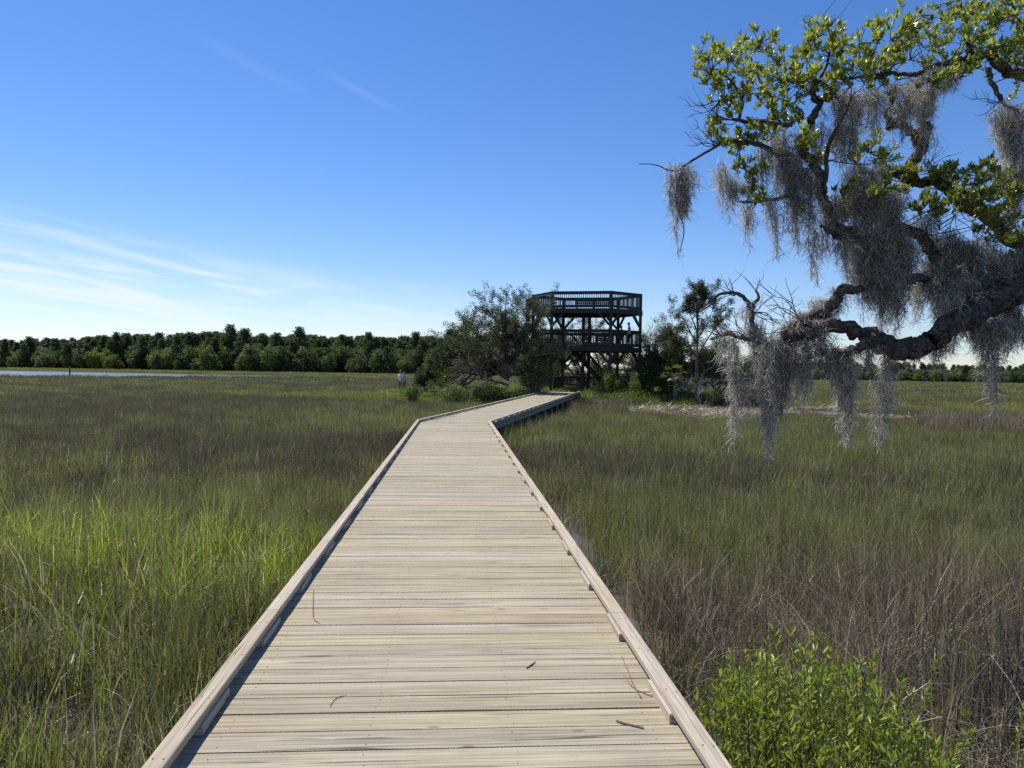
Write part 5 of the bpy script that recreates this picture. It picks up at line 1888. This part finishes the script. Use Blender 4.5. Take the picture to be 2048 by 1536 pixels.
def person(loc, face, height, shirt, legs, cap, label, cap_kind='cap', arms='down', group=None):
    k = height / 1.75
    root = thing('person', loc, label, 'person', group)
    root.rotation_euler = (0, 0, face)
    if arms == 'rail':
        hl, hr_ = [(-.24, .16, 1.16), (-.16, .42, 1.13), (-.13, .50, 1.12)], [(.24, .16, 1.16), (.16, .42, 1.13), (.13, .50, 1.12)]
    else:
        hl, hr_ = [(-.27, -.02, 1.14), (-.28, .06, .90), (-.28, .09, .82)], [(.27, -.02, 1.14), (.28, .06, .90), (.28, .09, .82)]
    J = [((0, 0, .98), .145, .105), ((0, -.01, 1.18), .15, .105), ((0, 0, 1.36), .175, .11), ((0, .01, 1.46), .075, .07), ((0, .02, 1.53), .055, .055), ((0, .035, 1.60), .075, .085), ((0, .04, 1.68), .078, .092), ((0, .035, 1.735), .05, .06),
         ((-.185, 0, 1.40), .062, .062), (hl[0], .048, .048), (hl[1], .034, .034), (hl[2], .028, .042),
         ((.185, 0, 1.40), .062, .062), (hr_[0], .048, .048), (hr_[1], .034, .034), (hr_[2], .028, .042),
         ((-.10, 0, .88), .095, .095), ((-.115, .02, .50), .062, .062), ((-.12, -.02, .09), .042, .048), ((-.125, .12, .035), .040, .032),
         ((.10, 0, .88), .095, .095), ((.115, .02, .50), .062, .062), ((.12, -.02, .09), .042, .048), ((.125, .12, .035), .040, .032)]
    E = [(0, 1), (1, 2), (2, 3), (3, 4), (4, 5), (5, 6), (6, 7), (2, 8), (8, 9), (9, 10), (10, 11), (2, 12), (12, 13), (13, 14), (14, 15), (0, 16), (16, 17), (17, 18), (18, 19), (0, 20), (20, 21), (21, 22), (22, 23)]
    me = bpy.data.meshes.new('body')
    me.from_pydata([tuple(np.array(j[0]) * k) for j in J], E, [])
    o_ = bpy.data.objects.new('body_source', me)
    COL.objects.link(o_)
    md = o_.modifiers.new('skin', 'SKIN')
    for v, j in zip(me.skin_vertices[0].data, J):
        v.radius = (j[1] * k, j[2] * k)
        v.use_root = False
    me.skin_vertices[0].data[0].use_root = True
    sub = o_.modifiers.new('sub', 'SUBSURF')
    sub.levels = sub.render_levels = 2
    bpy.context.view_layer.update()
    dg = bpy.context.evaluated_depsgraph_get()
    bm_ = bpy.data.meshes.new_from_object(o_.evaluated_get(dg))
    bpy.data.objects.remove(o_)
    bm_.name = 'body'
    bm_.materials.clear()
    for m_ in (M[shirt], M[legs], M['skin'], M['dark_cloth']):
        bm_.materials.append(m_)
    for p_ in bm_.polygons:
        c = np.array(p_.center) / k
        if c[2] > 1.47:
            i = 2
        elif c[2] < .07:
            i = 3
        elif abs(c[0]) > .2 and c[2] < 1.22 and c[2] > .7 and (abs(c[1]) > .04 or abs(c[0]) > .235):
            i = 2
        elif arms == 'rail' and c[1] > .2 and c[2] > 1:
            i = 2
        elif c[2] > .95:
            i = 0
        else:
            i = 1
        p_.material_index = i
        p_.use_smooth = True
    link('body', bm_, root)
    # hair or cap on the head
    mb_ = MB()
    nu, nv = 12, 6
    Vs = []
    for iv in range(nv + 1):
        th = iv / nv * 1.75
        for iu in range(nu):
            ph = iu / nu * 2 * math.pi
            Vs.append((.088 * math.sin(th) * math.cos(ph) * k, (.035 + .102 * math.sin(th) * math.sin(ph)) * k, (1.665 + .105 * math.cos(th)) * k))
    q = [(iv * nu + iu, iv * nu + (iu + 1) % nu, (iv + 1) * nu + (iu + 1) % nu, (iv + 1) * nu + iu) for iv in range(nv) for iu in range(nu)]
    mb_.add(Vs, quads=q)
    o_ = mb_.obj('cap' if cap_kind == 'cap' else 'hair', M[cap], root, smooth=True)
    if cap_kind == 'cap':
        mb_ = MB()
        Vs = []
        for a in np.linspace(-1.1, 1.1, 7):
            Vs += [(math.sin(a) * .085 * k, (.05 + math.cos(a) * .085) * k, 1.672 * k), (math.sin(a) * .088 * k, (.10 + math.cos(a) * .115) * k, 1.66 * k)]
        mb_.add(Vs, quads=[(2 * i, 2 * i + 1, 2 * i + 3, 2 * i + 2) for i in range(6)])
        mb_.add([(v[0], v[1], v[2] + .008) for v in Vs], quads=[(2 * i, 2 * i + 2, 2 * i + 3, 2 * i + 1) for i in range(6)])
        mb_.obj('cap_brim', M[cap], o_)
    return root


# two on the first deck near the right front rail, looking out to the left
pa = G(1256.5, 56.2)
pc = G(1241.5, 56.6)
person((pa[0], pa[1], Z1), math.radians(62), 1.82, 'grey_shirt', 'dark_cloth', 'hair', 'person in grey shirt and dark cap standing at the tower rail', 'cap')
person((pc[0], pc[1], Z1), math.radians(40), 1.58, 'dark_cloth', 'dark_cloth', 'hair', 'dark-haired person in dark clothes beside the one in a cap', 'hair')
for px_, d_, hgt, sh_, lg, cp, ck, lb, fc in ((800.5, 60.0, 1.74, 'white_shirt', 'khaki', 'redcap', 'cap', 'person in white shirt and reddish cap at the marsh edge', -.6),
                                            (808.5, 60.8, 1.55, 'white_shirt', 'khaki', 'khaki', 'cap', 'shorter person in white close beside the reddish cap', .9),
                                            (870.0, 61.5, 1.62, 'pale_blue', 'dark_cloth', 'white_shirt', 'cap', 'person in pale blue half hidden behind the island shrubs', .3)):
    g_ = G(px_, d_)
    person((g_[0], g_[1], gz(g_)), fc, hgt, sh_, lg, cp, lb, ck)
